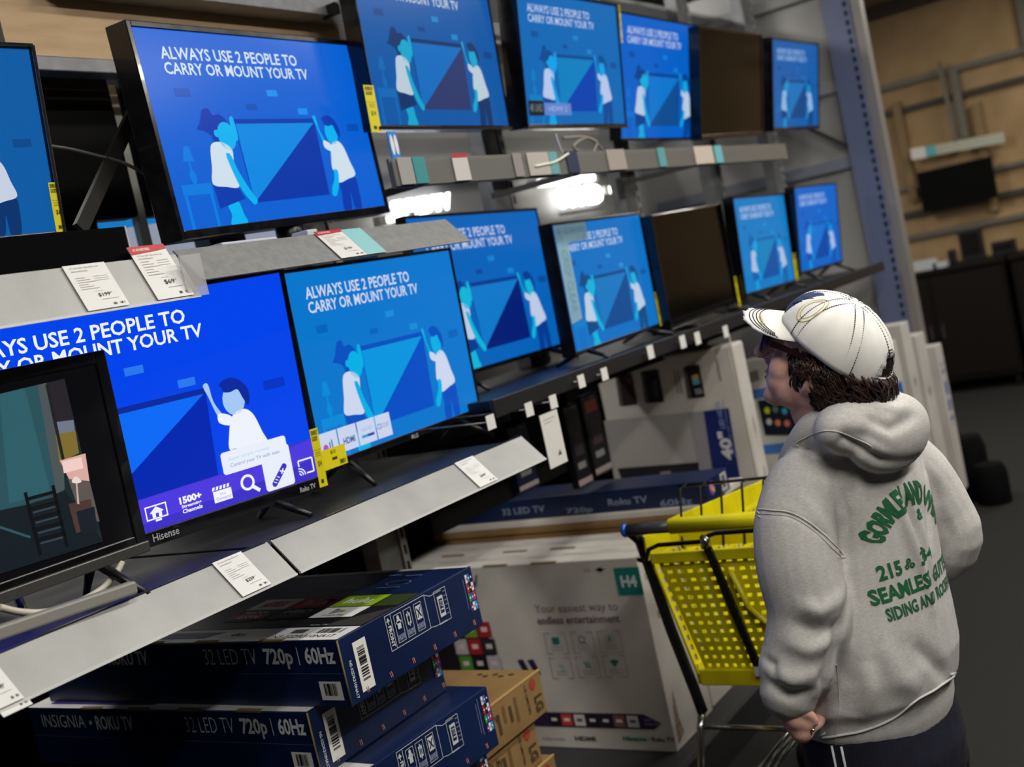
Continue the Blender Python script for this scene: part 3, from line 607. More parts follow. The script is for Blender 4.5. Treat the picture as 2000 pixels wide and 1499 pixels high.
def xK(k, k2, kw, root, sc, sw, sh): lab(k2, kw, root, (1089, 596), (1113, 672), '$12')
tv('third television on the lower row, its left part hidden, yellow label at lower right', 3.291, 2.174, 1.463, 4.4, -1.7, 0.888, 0.514, -.8, PAL['K'], .01, .01, .014, shelf=1.41, depth=.035, stand='feet', group=LOG, extra=xK)
def xL(k, k2, kw, root, sc, sw, sh):
    lab(k2, kw, root, (1277, 572), (1292, 636), '$13')
    kk = Ink(k2.O, k2.eu, k2.ev, k2.n, k2.su, k2.sv, lift=.0004); c = mat('#9cc3cf', .35, alpha=.85)
    kk.poly([(.0, .0), (.0, .78), (.115, .76), (.115, .15), (.33, .14), (.33, .0)][::1], c, 3); kk.text('4K ULTRA HD', .02, .03, .3, .075, mat('#6fa0b4', .4), 4); kk.text('CRISP CLEAR', .03, .2, .09, .7, mat('#6fa0b4', .4), 4, rot=-90)
    kk.build('corner_sticker', root, label='pale L-shaped sticker')
tv('fourth television on the lower row with a pale L-shaped sticker on its left', 3.658, 1.950, 1.445, 3.5, 1.4, 0.743, 0.435, 0, PAL['L'], .01, .01, .014, shelf=1.41, stand='feet', group=LOG, extra=xL)
def xM(k, k2, kw, root, sc, sw, sh): lab(k2, kw, root, (1433, 541), (1447, 598), '$13')
tv('switched-off black television on the lower row with a yellow label at its right edge', 4.414, 1.95, 1.411, 2.1, 1.6, .76, .452, .7, None, .012, .012, .02, shelf=1.41, stand='feet', group=LOG, extra=xM)
def xN(k, k2, kw, root, sc, sw, sh): lab(k2, kw, root, (1547, 496), (1560, 546), '$12')
tv('lower-row television right of the switched-off one, teal-blue picture', 5.182, 1.950, 1.449, 1.85, 3.3, 0.716, 0.430, -.9, PAL['N'], .01, .01, .014, shelf=1.41, stand='feet', group=LOG, extra=xN)
tv('farthest television on the lower row beside the end panel', 5.93, 1.95, 1.468, 1.0, 6.3, .713, .424, -.6, PAL['O'], .01, .01, .014, shelf=1.41, stand='feet', group=LOG)
# ---- small switched-off television and gear on the tan back wall
def bw(x, y, X=11.0): return at(x, y, X=X)
a, b, c = bw(1790, 335), bw(1935, 305), bw(1950, 385)
h_ = b.z-c.z; r = empty('television', ((a+c)/2), 'small black switched-off television mounted on the tan back wall', 'television'); org = r.location.copy()
q = MB(org); q.box(10.97, 11.03, b.y, a.y, c.z, c.z+h_, mat('#060607', .5, spec=.1)); q.build('frame', r, bevel=.004)
q = MB(org); q.box(10.965, 10.97, b.y+.02, a.y-.02, c.z+.03, c.z+h_-.02, mat('#030303', .6, spec=.1)); q.build('screen', r)
q = MB(org); q.box(11.03, 11.2, (a.y+b.y)/2-.08, (a.y+b.y)/2+.08, c.z+.1, c.z+.25, BLACK); q.build('wall_mount', r)
a, b = bw(1780, 302, 11.05), bw(1962, 268, 11.05)
r = empty('price_strip', (a+b)/2, 'pale price strip with teal tag above the small wall-mounted television', 'price strip'); org = r.location.copy()
q = MB(org); q.obox((a+b)/2, (.01, 0, 0), ((b-a)/2), (0, 0, .045), mat('#b9b9a8', .5)); q.build('strip', r)
d = b-a
q = MB(org); q.obox(a+d*.08+Vector((-.012, 0, 0)), (.003, 0, 0), d*.08, (0, 0, .05), WHITE); q.build('tag', r, label='white price tag')
q = MB(org); q.obox(a+d*.22+Vector((-.012, 0, 0)), (.003, 0, 0), d*.05, (0, 0, .045), mat('#5bb7c4', .5)); q.build('tag', r, label='teal tag')
q = MB(org); q.obox((a+b)/2+Vector((.075, 0, 0)), (.075, 0, 0), (0, .03, 0), (0, 0, .015), stripm); q.build('wall_bracket', r)
q = MB(org); q.bar((a+b)/2+Vector((0, 0, .04)), (a+b)/2+Vector((0, .02, .75)), .03, .03, stripm); q.build('hanger', r)
# ================================================================== CARTONS
navy = tex_mat('navy', ('#081a3f', '#0b214d'), 5, 4, (.28, .4), .08, 80)
whc = tex_mat('whitecarton', ('#bcb7b0', '#cbc6bf'), 4, 5, (.5, .65), .1, 60)
kraft = tex_mat('kraft', ('#7f6036', '#927345'), 6, 5, (.7, .85), .15, 120)
flapedge = mat('#7b684a', .8)
txw = mat('#cfd2d6', .5); txd = mat('#c4c6cc', .5); blk = mat('#0c0c0e', .6); dgr = mat('#4a4744', .6)
class Carton:
    def __init__(s, label, X0, X1, Y0, Y1, Z0, Z1, m, cat='carton', group=None, yaw=0, bevel=.003, name='carton'):
        s.c = Vector(((X0+X1)/2, (Y0+Y1)/2, Z0)); s.d = (X1-X0, Y1-Y0, Z1-Z0); hx, hy, hz = s.d[0]/2, s.d[1]/2, s.d[2]
        q = MB(); q.box(-hx, hx, -hy, hy, 0, hz, m); s.o = q.build(name, bevel=bevel, label=label, cat=cat, group=group)
        s.o.location = s.c; s.o.rotation_euler = (0, 0, math.radians(yaw)); s.h = (hx, hy, hz)
    def face(s, f, lift=.0006):
        hx, hy, hz = s.h
        if f == 'front': return Ink((-hx, hy, hz), (0, -1, 0), (0, 0, -1), (-1, 0, 0), lift=lift)      # faces the camera end, u from wall to aisle
        if f == 'side': return Ink((-hx, -hy, hz), (1, 0, 0), (0, 0, -1), (0, -1, 0), lift=lift)        # faces the aisle
        if f == 'top': return Ink((hx, hy, hz), (0, -1, 0), (-1, 0, 0), (0, 0, 1), lift=lift)
    def flaps(s, us, z, L=.07):
        hx, hy, hz = s.h
        for u in us:
            q = MB(); q.box(-hx-.0015, -hx+.01, hy-u-L, hy-u, z-.0015, z+.0025, flapedge); q.build('flap_tab', s.o)
def apps(k, u0, v0, u1, v1, seed=0, l=2):
    cols = ['#e6e4e6', '#1f6fd0', '#101014', '#c62a30', '#17171a', '#e9e9e9', '#3b9a2e', '#2c58c4', '#d8342e', '#5a1f7a', '#efefef', '#1aa0d8']
    for i in range(4):
        for j in range(3):
            du, dv = (u1-u0)/3, (v1-v0)/4; c = cols[(i*3+j+seed) % 12]
            k.rect(u0+du*j+du*.06, v0+dv*i+dv*.06, u0+du*(j+1)-du*.06, v0+dv*(i+1)-dv*.06, mat(c, .5), l)
            k.rect(u0+du*j+du*.3, v0+dv*i+dv*.4, u0+du*(j+1)-du*.3, v0+dv*(i+1)-dv*.4, mat('#f0f0f0' if c not in ('#e6e4e6', '#e9e9e9', '#efefef') else '#d0352c', .5), l+1)
def blue_print(C, top=False, front=True, side=True):
    L = C.d[1]; H = C.d[2]; D = C.d[0]
    if front:
        k = C.face('front'); f = L
        k.text('INSIGNIA', .05*f, .016, .225*f, .047, txd, 1, -.012); k.ell(.247*f, .034, .005, .005, txd, 1); k.text('ROKU TV', .268*f, .016, .41*f, .05, txd, 1, .025); k.build('maker_lettering', C.o); k = C.face('front')
        k.text('32 LED TV', .60*f, .015, .762*f, .050, txd, 1, -.014); k.text('720p', .785*f, .015, .868*f, .060, txw, 1, .03); k.rect(.883*f, .014, .8855*f, .052, txd, 1); k.text('60Hz', .903*f, .014, .985*f, .050, txw, 1, .03)
        k.build('size_lettering', C.o)
        k = C.face('front'); k.rect(.925*f, .086, .985*f, .125, mat('#dcdcda', .5), 1); k.bars(.935*f, .09, .975*f, .115, blk, 20, 2, seed=4); k.build('barcode_label', C.o, label='white barcode label')
        k = C.face('front'); k.rect(0, .0695, f, .0705, mat('#4d5c80', .5), 0); k.build('seam_line', C.o)
        C.flaps([.22*f, .40*f, .58*f, .78*f], H-.001)
    if side:
        k = C.face('side')
        k.text('NS-32DR310NA17', .018, .052, .026, .13, txw, 1, .02, rot=-90)
        k.text('FRONT', .152, .03, .163, .075, txw, 1, .03, rot=-90); k.poly([(.156, .012), (.150, .021), (.162, .021)], txw, 1); k.rect(.155, .018, .157, .027, txw, 1); k.frame(.147, .006, .286, .082, .0013, txw, 1)
        k.rect(.1655, .006, .1668, .082, txw, 1)
        for i, u in enumerate((.174, .207, .243)):
            k.frame(u, .014, u+.026, .074, .0011, txw, 2)
            for q in range(5): k.rect(u+.003+q*.0045, .058, u+.0055+q*.0045, .070, mat('#8d9ab8', .5), 2)
        k.rect(.181, .026, .192, .046, txw, 3); k.ell(.1865, .022, .004, .005, txw, 3); k.rect(.178, .03, .195, .034, txw, 3)
        k.rect(.214, .024, .226, .048, txw, 3); k.rect(.2165, .03, .2185, .042, navy, 4); k.rect(.2215, .03, .2235, .042, navy, 4); k.rect(.2185, .02, .2215, .052, txw, 3)
        k.rect(.2475, .02, .265, .05, txw, 3); k.line((.250, .025), (.2625, .045), .003, navy, 4); k.line((.2625, .025), (.250, .045), .003, navy, 4)
        k.path([(.286, .008), (.305, .016), (.345, .016)], .0012, txw, 1); k.path([(.286, .08), (.305, .084), (.345, .084)], .0012, txw, 1)
        k.frame(.318, .012, .362, .086, .0012, txw, 1); k.rect(.326, .026, .346, .072, txw, 2); k.rect(.3295, .032, .3425, .064, mat('#0a1f4c', .5), 3); k.text('72', .331, .036, .341, .05, txw, 4); k.rect(.331, .054, .341, .057, txw, 4)
        for q in range(6): k.rect(.350, .02+.01*q, .358, .0215+.01*q, mat('#9aa6c0', .5), 2)
        k.rect(.438, .012, .4395, .098, mat('#7d8cb4', .5), 1); k.rect(.4295, .02, .4308, .09, mat('#7d8cb4', .5), 1)
        k.rect(D-.0062, .012, D-.004, .1, mat('#5d2f9a', .5), 1)
        for q in range(6):
            u = .05+q*.077
            k.line((u, .118), (u+.002, .13), .0016, mat('#d87c52', .5), 1); k.line((u+.005, .118), (u+.007, .13), .0016, mat('#e8a080', .5), 1)
        k.build('printed_marks', C.o)
        k = C.face('side'); apps(k, D-.034, .012, D-.008, .1); k.build('app_tiles', C.o)
        k = C.face('side'); k.rect(.038, .022, .078, .125, mat('#e6e4de', .5), 1); k.bars(.047, .035, .069, .11, blk, 22, 2, horiz=True, seed=9); k.build('barcode_label', C.o, label='tall white barcode label')
    if not top:
        k = C.face('top'); k.rect(0, D-.08, L, D, mat('#c9c8c8', .45), 0); k.poly([(.06, D-.058), (.5*L, D-.058), (.47*L, D-.022), (.06, D-.022)], mat('#2a1f74', .5), 1); k.build('cover_print', C.o)
    if top:
        k = C.face('top'); a = mat('#e2e2e4', .45); dk = mat('#14151c', .4)
        k.rect(0, .0, L, .015, mat('#c8c6c2', .5), 0)
        k.rect(0, D-.075, L, D, a, 0); k.poly([(.18, D-.058), (.62*L, D-.058), (.585*L, D-.022), (.18, D-.022)], mat('#2a1f74', .5), 1)
        k.text('The best way to watch', .42*L, D-.053, .56*L, D-.042, mat('#6f66c4', .5), 2); k.text('home entertainment', .42*L, D-.039, .55*L, D-.028, mat('#8f86e0', .5), 2)
        k.text('dts', .655*L, D-.052, .70*L, D-.032, dgr, 1, .02); k.rect(.83*L, D-.062, .87*L, D-.04, dgr, 1); k.bars(.90*L, D-.065, .975*L, D-.038, dgr, 26, 1, seed=3); k.text('NS-32DR310NA17', .80*L, D-.03, .975*L, D-.014, dgr, 1, .01)
        k.poly([(.2, D-.08), (L, D-.08), (L, D-.20), (L*.95, D-.285), (.2, D-.285)][::-1], dk, 0)
        k.poly([(L*.90, D-.10), (L, D-.19), (L, D-.08), (L*.90, D-.08)][::-1], mat('#3c3b3a', .4), 1)
        t = [('NETFLIX', '#d9d8dc', '#cf3a2a', .530), ('YouTube', '#b81d22', '#f0d8d8', .662), ('hulu', '#86ad1d', '#eef4e0', .794)]
        for n_, bgc, fc, u in t:
            k.rect(u*L, D-0.275, (u+.128)*L, D-0.202, mat(bgc, .45), 2); k.text(n_, (u+.025)*L, D-0.258, (u+.103)*L, D-0.220, mat(fc, .5), 3, .03)
        k.rect((.662+.06)*L, D-0.262, (.662+.112)*L, D-0.218, mat('#c9a9a9', .5), 2)
        k.rect(0.527*L, D-0.197, 0.655*L, D-0.133, mat('#101013', .45), 2); k.text('WATCH', 0.552*L, D-0.190, 0.627*L, D-0.172, mat('#e0e0e0', .5), 3, .02); k.rect(0.532*L, D-0.166, 0.647*L, D-0.136, mat('#b01f24', .5), 3); k.text('ESPN', 0.562*L, D-0.162, 0.627*L, D-0.140, mat('#e9d0d0', .5), 4, .03)
        k.rect(0.662*L, D-0.197, 0.790*L, D-0.133, mat('#0c0c0f', .45), 2); k.text('HBO', 0.687*L, D-0.192, 0.767*L, D-0.166, mat('#c8c8cc', .5), 3, .05); k.text('NOW', 0.687*L, D-0.158, 0.762*L, D-0.140, mat('#9a9aa2', .5), 3)
        k.rect(0.797*L, D-0.197, 0.925*L, D-0.133, mat('#e4e4e6', .45), 2); k.poly([(0.837*L, D-0.188), (0.837*L, D-0.154), (0.877*L, D-0.171)], mat('#3a78c8', .5), 3); k.poly([(0.857*L, D-0.179), (0.837*L, D-0.154), (0.877*L, D-0.171)], mat('#c8b030', .5), 4); k.text('Google Play', 0.827*L, D-0.150, 0.892*L, D-0.140, dgr, 3)
        k.rect(0.532*L, D-0.131, 0.627*L, D-0.126, mat('#2448b8', .5), 3); k.rect(0.927*L, D-0.275, L, D-0.200, mat('#31401c', .45), 1)
        for q, u in enumerate((.60, .72, .84)):
            k.path([(u*L, .10), ((u+.055)*L, .10), ((u+.055)*L, .125), (u*L, .125), (u*L, .10)] if q == 0 else [((u+.03)*L+.035*L*math.cos(j*PI/8), .11+.018*math.sin(j*PI/8)) for j in range(17)], .0012, mat('#8fa4d8', .5), 1)
            k.rect((u-.01)*L, .14, (u+.06)*L, .1435, mat('#6f88c8', .5), 1)
        k.rect(.77*L, .045, .83*L, .0485, mat('#7f98d8', .5), 1); k.rect(.85*L, .055, .9*L, .0585, mat('#7f98d8', .5), 1); k.text('Roku TV', .85*L, D-.088, .9*L, D-.082, txw, 3, .02)
        k.build('cover_print', C.o)
    q = MB(); hx, hy, hz = C.h; q.tube([(-hx-.0005, -hy-.0005, .002), (-hx-.0005, -hy-.0005, hz-.002)], .0022, flapedge, 6); q.build('worn_corner', C.o)
GB = 'navy television cartons stacked under the left shelf'
z = .962
C = Carton('topmost navy 32 inch television carton, streaming logos on its lid', 1.655, 2.127, 1.637, 2.62, z, z+.141, navy, group=GB); blue_print(C, top=True)
C2 = Carton('second navy television carton from the top, shifted back, maker name readable at left', 1.625, 2.075, 1.745, 2.66, z-.141, z-.0005, navy, group=GB, yaw=1.0); blue_print(C2)
C3 = Carton('third navy television carton from the top of the stack, jutting further right', 1.635, 2.12, 1.66, 2.64, z-.284, z-.142, navy, group=GB, yaw=-1.2); blue_print(C3)
for i, (dx, dy, w_) in enumerate([(.0, .01, 1), (.01, -.012, -1), (-.005, .01, .5), (.0, 0, 0)]):
    zz = z-.426-.142*i+.0; 
    C4 = Carton(['fourth navy television carton from the top of the stack', 'fifth navy television carton, low in the stack', 'sixth navy television carton, second from the bottom', 'bottom navy television carton standing on the shelving plinth'][i], 1.635+dx, 2.11+dx, 1.69+dy, 2.64, zz if i < 3 else .131, zz+.141, navy, group=GB, yaw=w_); blue_print(C4)
# cardboard cartons behind
def lg_box(label, X0, X1, Y0, Y1, Z0, Z1, yaw=0, top=False):
    C = Carton(label, X0, X1, Y0, Y1, Z0, Z1, kraft, group='brown cardboard television cartons', yaw=yaw); D = C.d[0]; k = C.face('side')
    kd = mat('#4a3820', .7)
    k.ell(D-.045, .022, .014, .016, mat('#a8402e', .6), 1); k.text('LG', D-.052, .056, D-.014, .10, kd, 1, .05, rot=-90); k.text('LG LIMITED', D-.085, .012, D-.075, .09, kd, 1, .03, rot=-90)
    for q in range(5): k.rect(D-.14-q*.028, .02+(q % 2)*.012, D-.128-q*.028, .085-(q % 3)*.01, kd if q % 2 else mat('#6d5530', .7), 1)
    k.path([(.06, .02), (.09, .014), (.11, .03), (.11, .09)], .003, mat('#6d5530', .7), 1); k.text('TV', .125, .03, .15, .05, kd, 1, .02); k.bars(.02, .085, .1, .1, kd, 12, 1, seed=2); k.build('stamped_print', C.o)
    q = MB(); hx, hy, hz = C.h; q.box(-hx, hx, -hy-.0015, -hy+.004, hz-.002, hz+.002, mat('#bf9a5e', .8)); q.build('folded_edge', C.o)
    if top:
        k = C.face('top'); L = C.d[1]
        k.poly([(L-.32, D-.01), (L-.32, D-.13), (L-.075, D-.13), (L-.17, D-.01)][::-1], mat('#7a1526', .5), 1); k.poly([(L-.17, D-.01), (L-.075, D-.13), (L-.005, D-.13), (L-.07, D-.01)][::-1], blk, 1)
        k.text('LED TV', L-.13, D-.08, L-.05, D-.05, kd, 2); 
        for q in range(5): k.ell(L-.17+q*.026, .035+(q % 2)*.012, .009, .007, mat('#4a3820', .7), 1)
        k.build('cover_print', C.o)
    return C
lg_box('upper brown cardboard television carton with red and black cover print, behind the navy stack', 2.14, 2.51, 1.785, 2.60, .585, .700, 0, True)
lg_box('second brown cardboard television carton directly below the one with the red print', 2.14, 2.46, 1.80, 2.60, .468, .584, 0)
lg_box('third brown cardboard television carton in the stack behind the navy cartons', 2.14, 2.50, 1.79, 2.60, .351, .467)
lg_box('bottom brown cardboard television carton in the stack behind the navy cartons', 2.14, 2.48, 1.79, 2.60, .131, .350)
# white cartons with the teal badge
def h4_box(label, X0, X1, Y0, Y1, Z0, Z1, front=True):
    C = Carton(label, X0, X1, Y0, Y1, Z0, Z1, whc, group='white television cartons standing upright'); L = C.d[1]; H = C.d[2]; D = C.d[0]
    pu = mat('#2c1740', .5); te = mat('#06766c', .5); br = mat('#8e8a86', .6); p2 = mat('#6c5866', .6)
    k = C.face('front', .0008)
    wx = lambda x, y: (C.c.y+C.h[1]-at(x, y, X=X0).y, Z1-at(x, y, X=X0).z)
    if front:
        (a, b), (c, d) = wx(1198, 1110), wx(1248, 1152)
        k.rect(a, b, a+.092, b+.092, te, 1); k.text('H4', a+.018, b+.026, a+.076, b+.066, txw, 2, .04)
        a, b = wx(1172, 1113); k.ell(a, b, .012, .007, blk, 1); k.rect(a-.02, b-.001, a+.02, b+.001, blk, 1); a, b = wx(1147, 1113); k.text('H.265', a-.012, b-.006, a+.012, b+.006, br, 1)
        a, b = wx(905, 1125); k.text('Roku', a-.19, b-.003, a-.03, b+.05, pu, 1, .02); k.text('TV', a-.01, b+.0, a+.06, b+.045, pu, 1, .0)
        a, b = wx(1043, 1183); c, d = wx(1206, 1183); k.text('Your easiest way to', a, b-.002, c, b+.036, p2, 1, -.005)
        a, b = wx(1048, 1206); c, d = wx(1210, 1206); k.text('endless entertainment', a, b-.002, c, b+.026, p2, 1, .02)
        for i in range(3):
            for j in range(2):
                x0 = 1062+i*52+j*10+ (i*0); y0 = 1237+j*48-i*2; a, b = wx(x0, y0); s_ = .083
                for g in (0, 1):
                    e = a+g*s_; sg = 1-2*g
                    k.rect(e-.001, b, e+.001, b+s_*.9, br, 1); k.rect(min(e, e+sg*.022), b, max(e, e+sg*.022), b+.002, br, 1); k.rect(min(e, e+sg*.022), b+s_*.9-.002, max(e, e+sg*.022), b+s_*.9, br, 1)
                cx, cy = a+s_/2, b+s_*.32
                if (i, j) == (0, 0): k.rrect(cx-.014, cy-.011, cx+.014, cy+.013, .003, te, 1); 
                elif (i, j) == (1, 0): k.ell(cx-.002, cy, .012, .012, te, 1); k.ell(cx-.002, cy, .009, .009, mat('#c5c0b9', .6), 2); k.line((cx+.006, cy+.008), (cx+.014, cy+.016), .003, te, 2)
                elif (i, j) == (2, 0): k.frame(cx-.016, cy-.01, cx+.016, cy+.012, .0015, mat('#7aa9a2', .5), 1); k.ell(cx, cy, .006, .008, mat('#5f9a92', .5), 1)
                elif (i, j) == (0, 1): k.ell(cx, cy, .012, .005, mat('#9db3ae', .5), 1); k.rect(cx-.002, cy+.006, cx+.012, cy+.02, mat('#9db3ae', .5), 1)
                elif (i, j) == (1, 1): k.line((cx-.012, cy-.01), (cx-.002, cy+.012), .005, te, 1); k.line((cx, cy-.01), (cx+.01, cy+.014), .005, mat('#3a8f86', .5), 1)
                else: k.poly([(cx, cy+.013), (cx+.018, cy-.008), (cx, cy-.014), (cx-.018, cy-.008)], te, 1)
                for w in (0, 1): k.rect(cx-.024, b+s_*(.58+.13*w), cx+.024, b+s_*(.58+.13*w)+.0022, mat('#a8a49e', .6), 1)
        a, b = wx(1056, 1391); c, d = wx(1292, 1412); k.poly([(a-.35, b), (c-.06, b), (c, b+.03), (c-.03, b+.052), (a-.35, b+.052)], pu, 1)
        for q, cc in enumerate(('#17171a', '#c4412f', '#cfcbc8', '#17171a', '#201a22', '#8a5a50', '#c9c5c0')):
            u = a+.03+q*.051; k.rect(u, b+.006, u+.042, b+.046, mat(cc, .5), 2); k.rect(u+.01, b+.02, u+.032, b+.03, mat('#e2dedb' if q in (0, 1, 3, 4, 5) else '#5a5258', .5), 3)
        k.text('and so', a+.40, b+.012, a+.45, b+.024, mat('#8f86a0', .5), 2); k.text('many more', a+.40, b+.03, a+.46, b+.042, mat('#8f86a0', .5), 2)
        a, b = wx(1060, 1440); k.text('Dolby Audio', a, b, a+.09, b+.012, br, 1, .02); a, b = wx(1122, 1438); k.text('HDMI', a, b, a+.082, b+.016, dgr, 1, .05)
        a, b = wx(1216, 1438); k.text('Hisense', a, b, a+.09, b+.016, te, 1, .05); k.rect(a+.097, b+.007, a+.102, b+.01, dgr, 1); k.text('Roku TV', a+.108, b, a+.19, b+.016, pu, 1, .03)
        # picture of the television with app tiles on its screen
        x0, y0 = wx(880, 1203); x1, y1 = wx(982, 1312); k.poly([(x0-.18, y0-.01), (x1-.045, y0+.0), (x1, y1), (x0-.18, y1)], mat('#241a22', .4), 1)
        cc = [['#17171a', '#6f9a2a', '#a81f28'], ['#b9b2b6', '#a81f28', '#2b2830'], ['#4f8a34', '#17171a', '#b8b2b4']]
        for i in range(3):
            for j in range(3): k.rect(x0-.015+j*.061+i*.006, y0+.026+i*.062, x0+.04+j*.061+i*.006, y0+.082+i*.062, mat(cc[i][j], .5), 2); k.rect(x0+.0+j*.061+i*.006, y0+.045+i*.062, x0+.026+j*.061+i*.006, y0+.062+i*.062, mat('#d8c8c8', .5), 3)
        for x_ in (1010, 1030): a, b = wx(x_, 1290); k.poly([(a, b), (a+.025, b-.004), (a+.045, b+.05), (a+.02, b+.05)], pu, 1)
        k.build('printed_front', C.o)
        k = C.face('side'); k.ell(.035, .075, .006, .012, mat('#2d7a4e', .5), 1); k.ell(.035, .075, .003, .007, whc, 2); k.poly([(.02, H-.02), (.03, H-.13), (.05, H-.2), (.055, H-.09), (.07, H-.04)], tex_mat('scuff', ('#6d5238', '#a8988a'), 60, 6, (.7, .8)), 1); k.rect(.06, .2, .068, .225, mat('#7d6a50', .6), 1); k.build('scuffs_and_marks', C.o)
    C.flaps([.14, .42, .62], H, .1)
    k = C.face('top'); k.rect(0, D*.5-.002, L, D*.5+.001, mat('#7e7a74', .6), 0)
    for q in range(7): k.rect(L-.2-q*.13, D*.3+(q % 3)*.02, L-.12-q*.13, D*.3+.004+(q % 3)*.02, mat('#77726c', .6), 0)
    k.build('handling_marks', C.o)
    q = MB(); hx, hy, hz = C.h; q.box(-hx+.0, hx, -hy-.001, -hy+.002, hz-.006, hz+.001, mat('#a39c90', .7)); q.build('folded_edge', C.o)
    return C
h4_box('large white television carton with teal badge, nearest of its upright row', 3.235, 3.395, 1.835, 2.86, .131, .785)
for i in range(1):
    h4_box('white television carton standing directly behind the one with the teal badge', 3.40, 3.565, 1.85, 2.88, .131, .785, False)
# layered flat stack beyond: corrugated brown, white, and a navy carton on top
C = Carton('white television carton lying at the bottom of the flat pile beyond the teal badge carton', 3.59, 4.10, 1.86, 2.88, .131, .734, whc)
pile = tag(bpy.data.objects.new('cardboard_bundle', None), 'bundle of stacked brown corrugated sheets in the flat pile under a white sheet', 'cardboard'); COL.objects.link(pile); pile.location = (3.8, 2.35, .735)
for i in range(9):
    q = MB((3.8, 2.35, .735)); r_ = random.Random(i); x0 = 3.575+r_.random()*.015; y0 = 1.77+r_.random()*.03
    q.box(x0, 4.0, y0, 2.9, .7353+i*.010, .7353+i*.010+.0085, kraft); q.build('cardboard_sheet', pile)
Carton('white flattened carton lying on the brown corrugated bundle', 3.585, 3.98, 1.75, 2.86, .826, .851, whc)
C = Carton('navy television carton lying on top of the flat pile, near end with a colourful badge', 3.60, 3.80, 1.725, 2.85, .852, .930, navy)
k = C.face('front'); L = C.d[1]
for i, (a, b) in enumerate([(.25, .42), (.50, .60), (.66, .80), (.84, .95)]): k.text(['32 LED TV', '720p', 'Roku TV', '60Hz'][i], a*L, .03+(i % 2)*.02, b*L, .055+(i % 2)*.02, mat('#7d8aa8', .5), 1, .02)
k.build('lettering', C.o)
k = C.face('side'); k.ell(.05, .035, .02, .025, mat('#7a4a9a', .5), 1); k.ell(.045, .03, .012, .014, mat('#c87a9a', .5), 2); k.ell(.058, .043, .008, .01, mat('#d8b04a', .5), 3); k.rect(.13, .008, .18, .07, mat('#b9b9b6', .5), 1); k.bars(.14, .015, .17, .06, dgr, 10, 2); k.build('printed_marks', C.o)
q = MB((3.75, 2.65, .86)); a = at(905, 1010, X=3.68)
m = MB(a); m.add([at(900, 1002, X=3.665), at(970, 982, X=3.665), at(925, 1012, X=3.665), at(918, 1024, X=3.665), at(906, 1022, X=3.665)], [(0, 1, 2, 3, 4)], mat('#c9b8a0', .6)); o = tag(m.build('torn_flap'), 'torn pale cardboard flap sticking out of the flat pile in the shade', 'flap'); s_ = o.modifiers.new('s', 'SOLIDIFY'); s_.thickness = .003
# tall white carton standing on end
C = Carton('tall white carton standing on end with a dark blue strip reading 40', 4.2, 4.33, 1.79, 2.39, .30, 1.318, whc, bevel=.01)
X0 = 4.2; wx = lambda x, y: (C.c.y+C.h[1]-at(x, y, X=X0).y, 1.318-at(x, y, X=X0).z)
k = C.face('front', .0012); g1 = mat('#7e7972', .6)
def wpoly(pts, m_, l=1): k.poly([wx(*p) for p in pts][::-1], m_, l)
wpoly([(1180, 822), (1390, 802), (1432, 960), (1205, 960)], mat('#a09c98', .55)); wpoly([(1345, 806), (1392, 802), (1425, 930), (1372, 940)], mat('#8e8d92', .55), 2)
wpoly([(1375, 803), (1424, 797), (1450, 955), (1400, 965)], mat('#0d1f66', .45), 3)
wpoly([(1207, 915), (1365, 903), (1370, 965), (1225, 965)], mat('#16151c', .5), 2); wpoly([(1290, 922), (1310, 920), (1318, 940), (1292, 942)], mat('#8d8674', .5), 3); wpoly([(1335, 925), (1352, 922), (1362, 932), (1338, 935)], mat('#8f937c', .5), 3)
a, b = wx(1404, 843); c, d = wx(1422, 885); k.text('40"', a-.006, b, a+.045, b+.115, txw, 4, .04, rot=90); k.text('LED HDTV', a+.012, b-.12, a+.032, b-.01, mat('#8492c8', .5), 4, .02, rot=90); k.text('1080p full HD resolution', a+.04, b-.12, a+.05, b+.1, mat('#8492c8', .5), 4, .01, rot=90)
for (x0, y0, x1, y1, cc) in ((1212, 733, 1238, 790, '#2c1c1e'), (1262, 726, 1290, 785, '#17181d'), (1345, 716, 1370, 775, '#15161b')):
    wpoly([(x0-5, y0), (x1-4, y0-4), (x1+8, y1), (x0+6, y1+3)], mat(cc, .4), 2); wpoly([(x0-10, y0+2), (x0-5, y0), (x0+6, y1+3), (x0-1, y1+3)], mat('#55504b', .5), 2)
wpoly([(1352, 734), (1364, 730), (1368, 748), (1354, 752)], mat('#c8a060', .5), 3); wpoly([(1353, 742), (1366, 740), (1368, 750), (1356, 752)], mat('#4fa8c0', .5), 4); wpoly([(1357, 760), (1370, 758), (1374, 768), (1360, 771)], mat('#8a8a90', .5), 3); wpoly([(1222, 738), (1236, 736), (1240, 750), (1228, 752)], mat('#5c3a3c', .5), 3); wpoly([(1275, 745), (1284, 742), (1288, 775), (1280, 776)], mat('#3a3d48', .5), 3)
for x_ in (1315, 1322, 1398): a, b = wx(x_, 700 if x_ > 1390 else 725); k.rect(a, b, a+.006, b+.09, g1, 1)
k.build('printed_front', C.o)
k = C.face('side'); k.spoly([(.0, .0), (.02, .05), (.012, .2), (.03, .35), (.02, .5), (.032, .62), (.02, .8), (0, .8)], mat('#b3ada0', .8), 1); k.rect(.07, .3, .078, .36, g1, 1); k.rect(.08, .5, .088, .56, g1, 1); k.build('torn_edge', C.o)
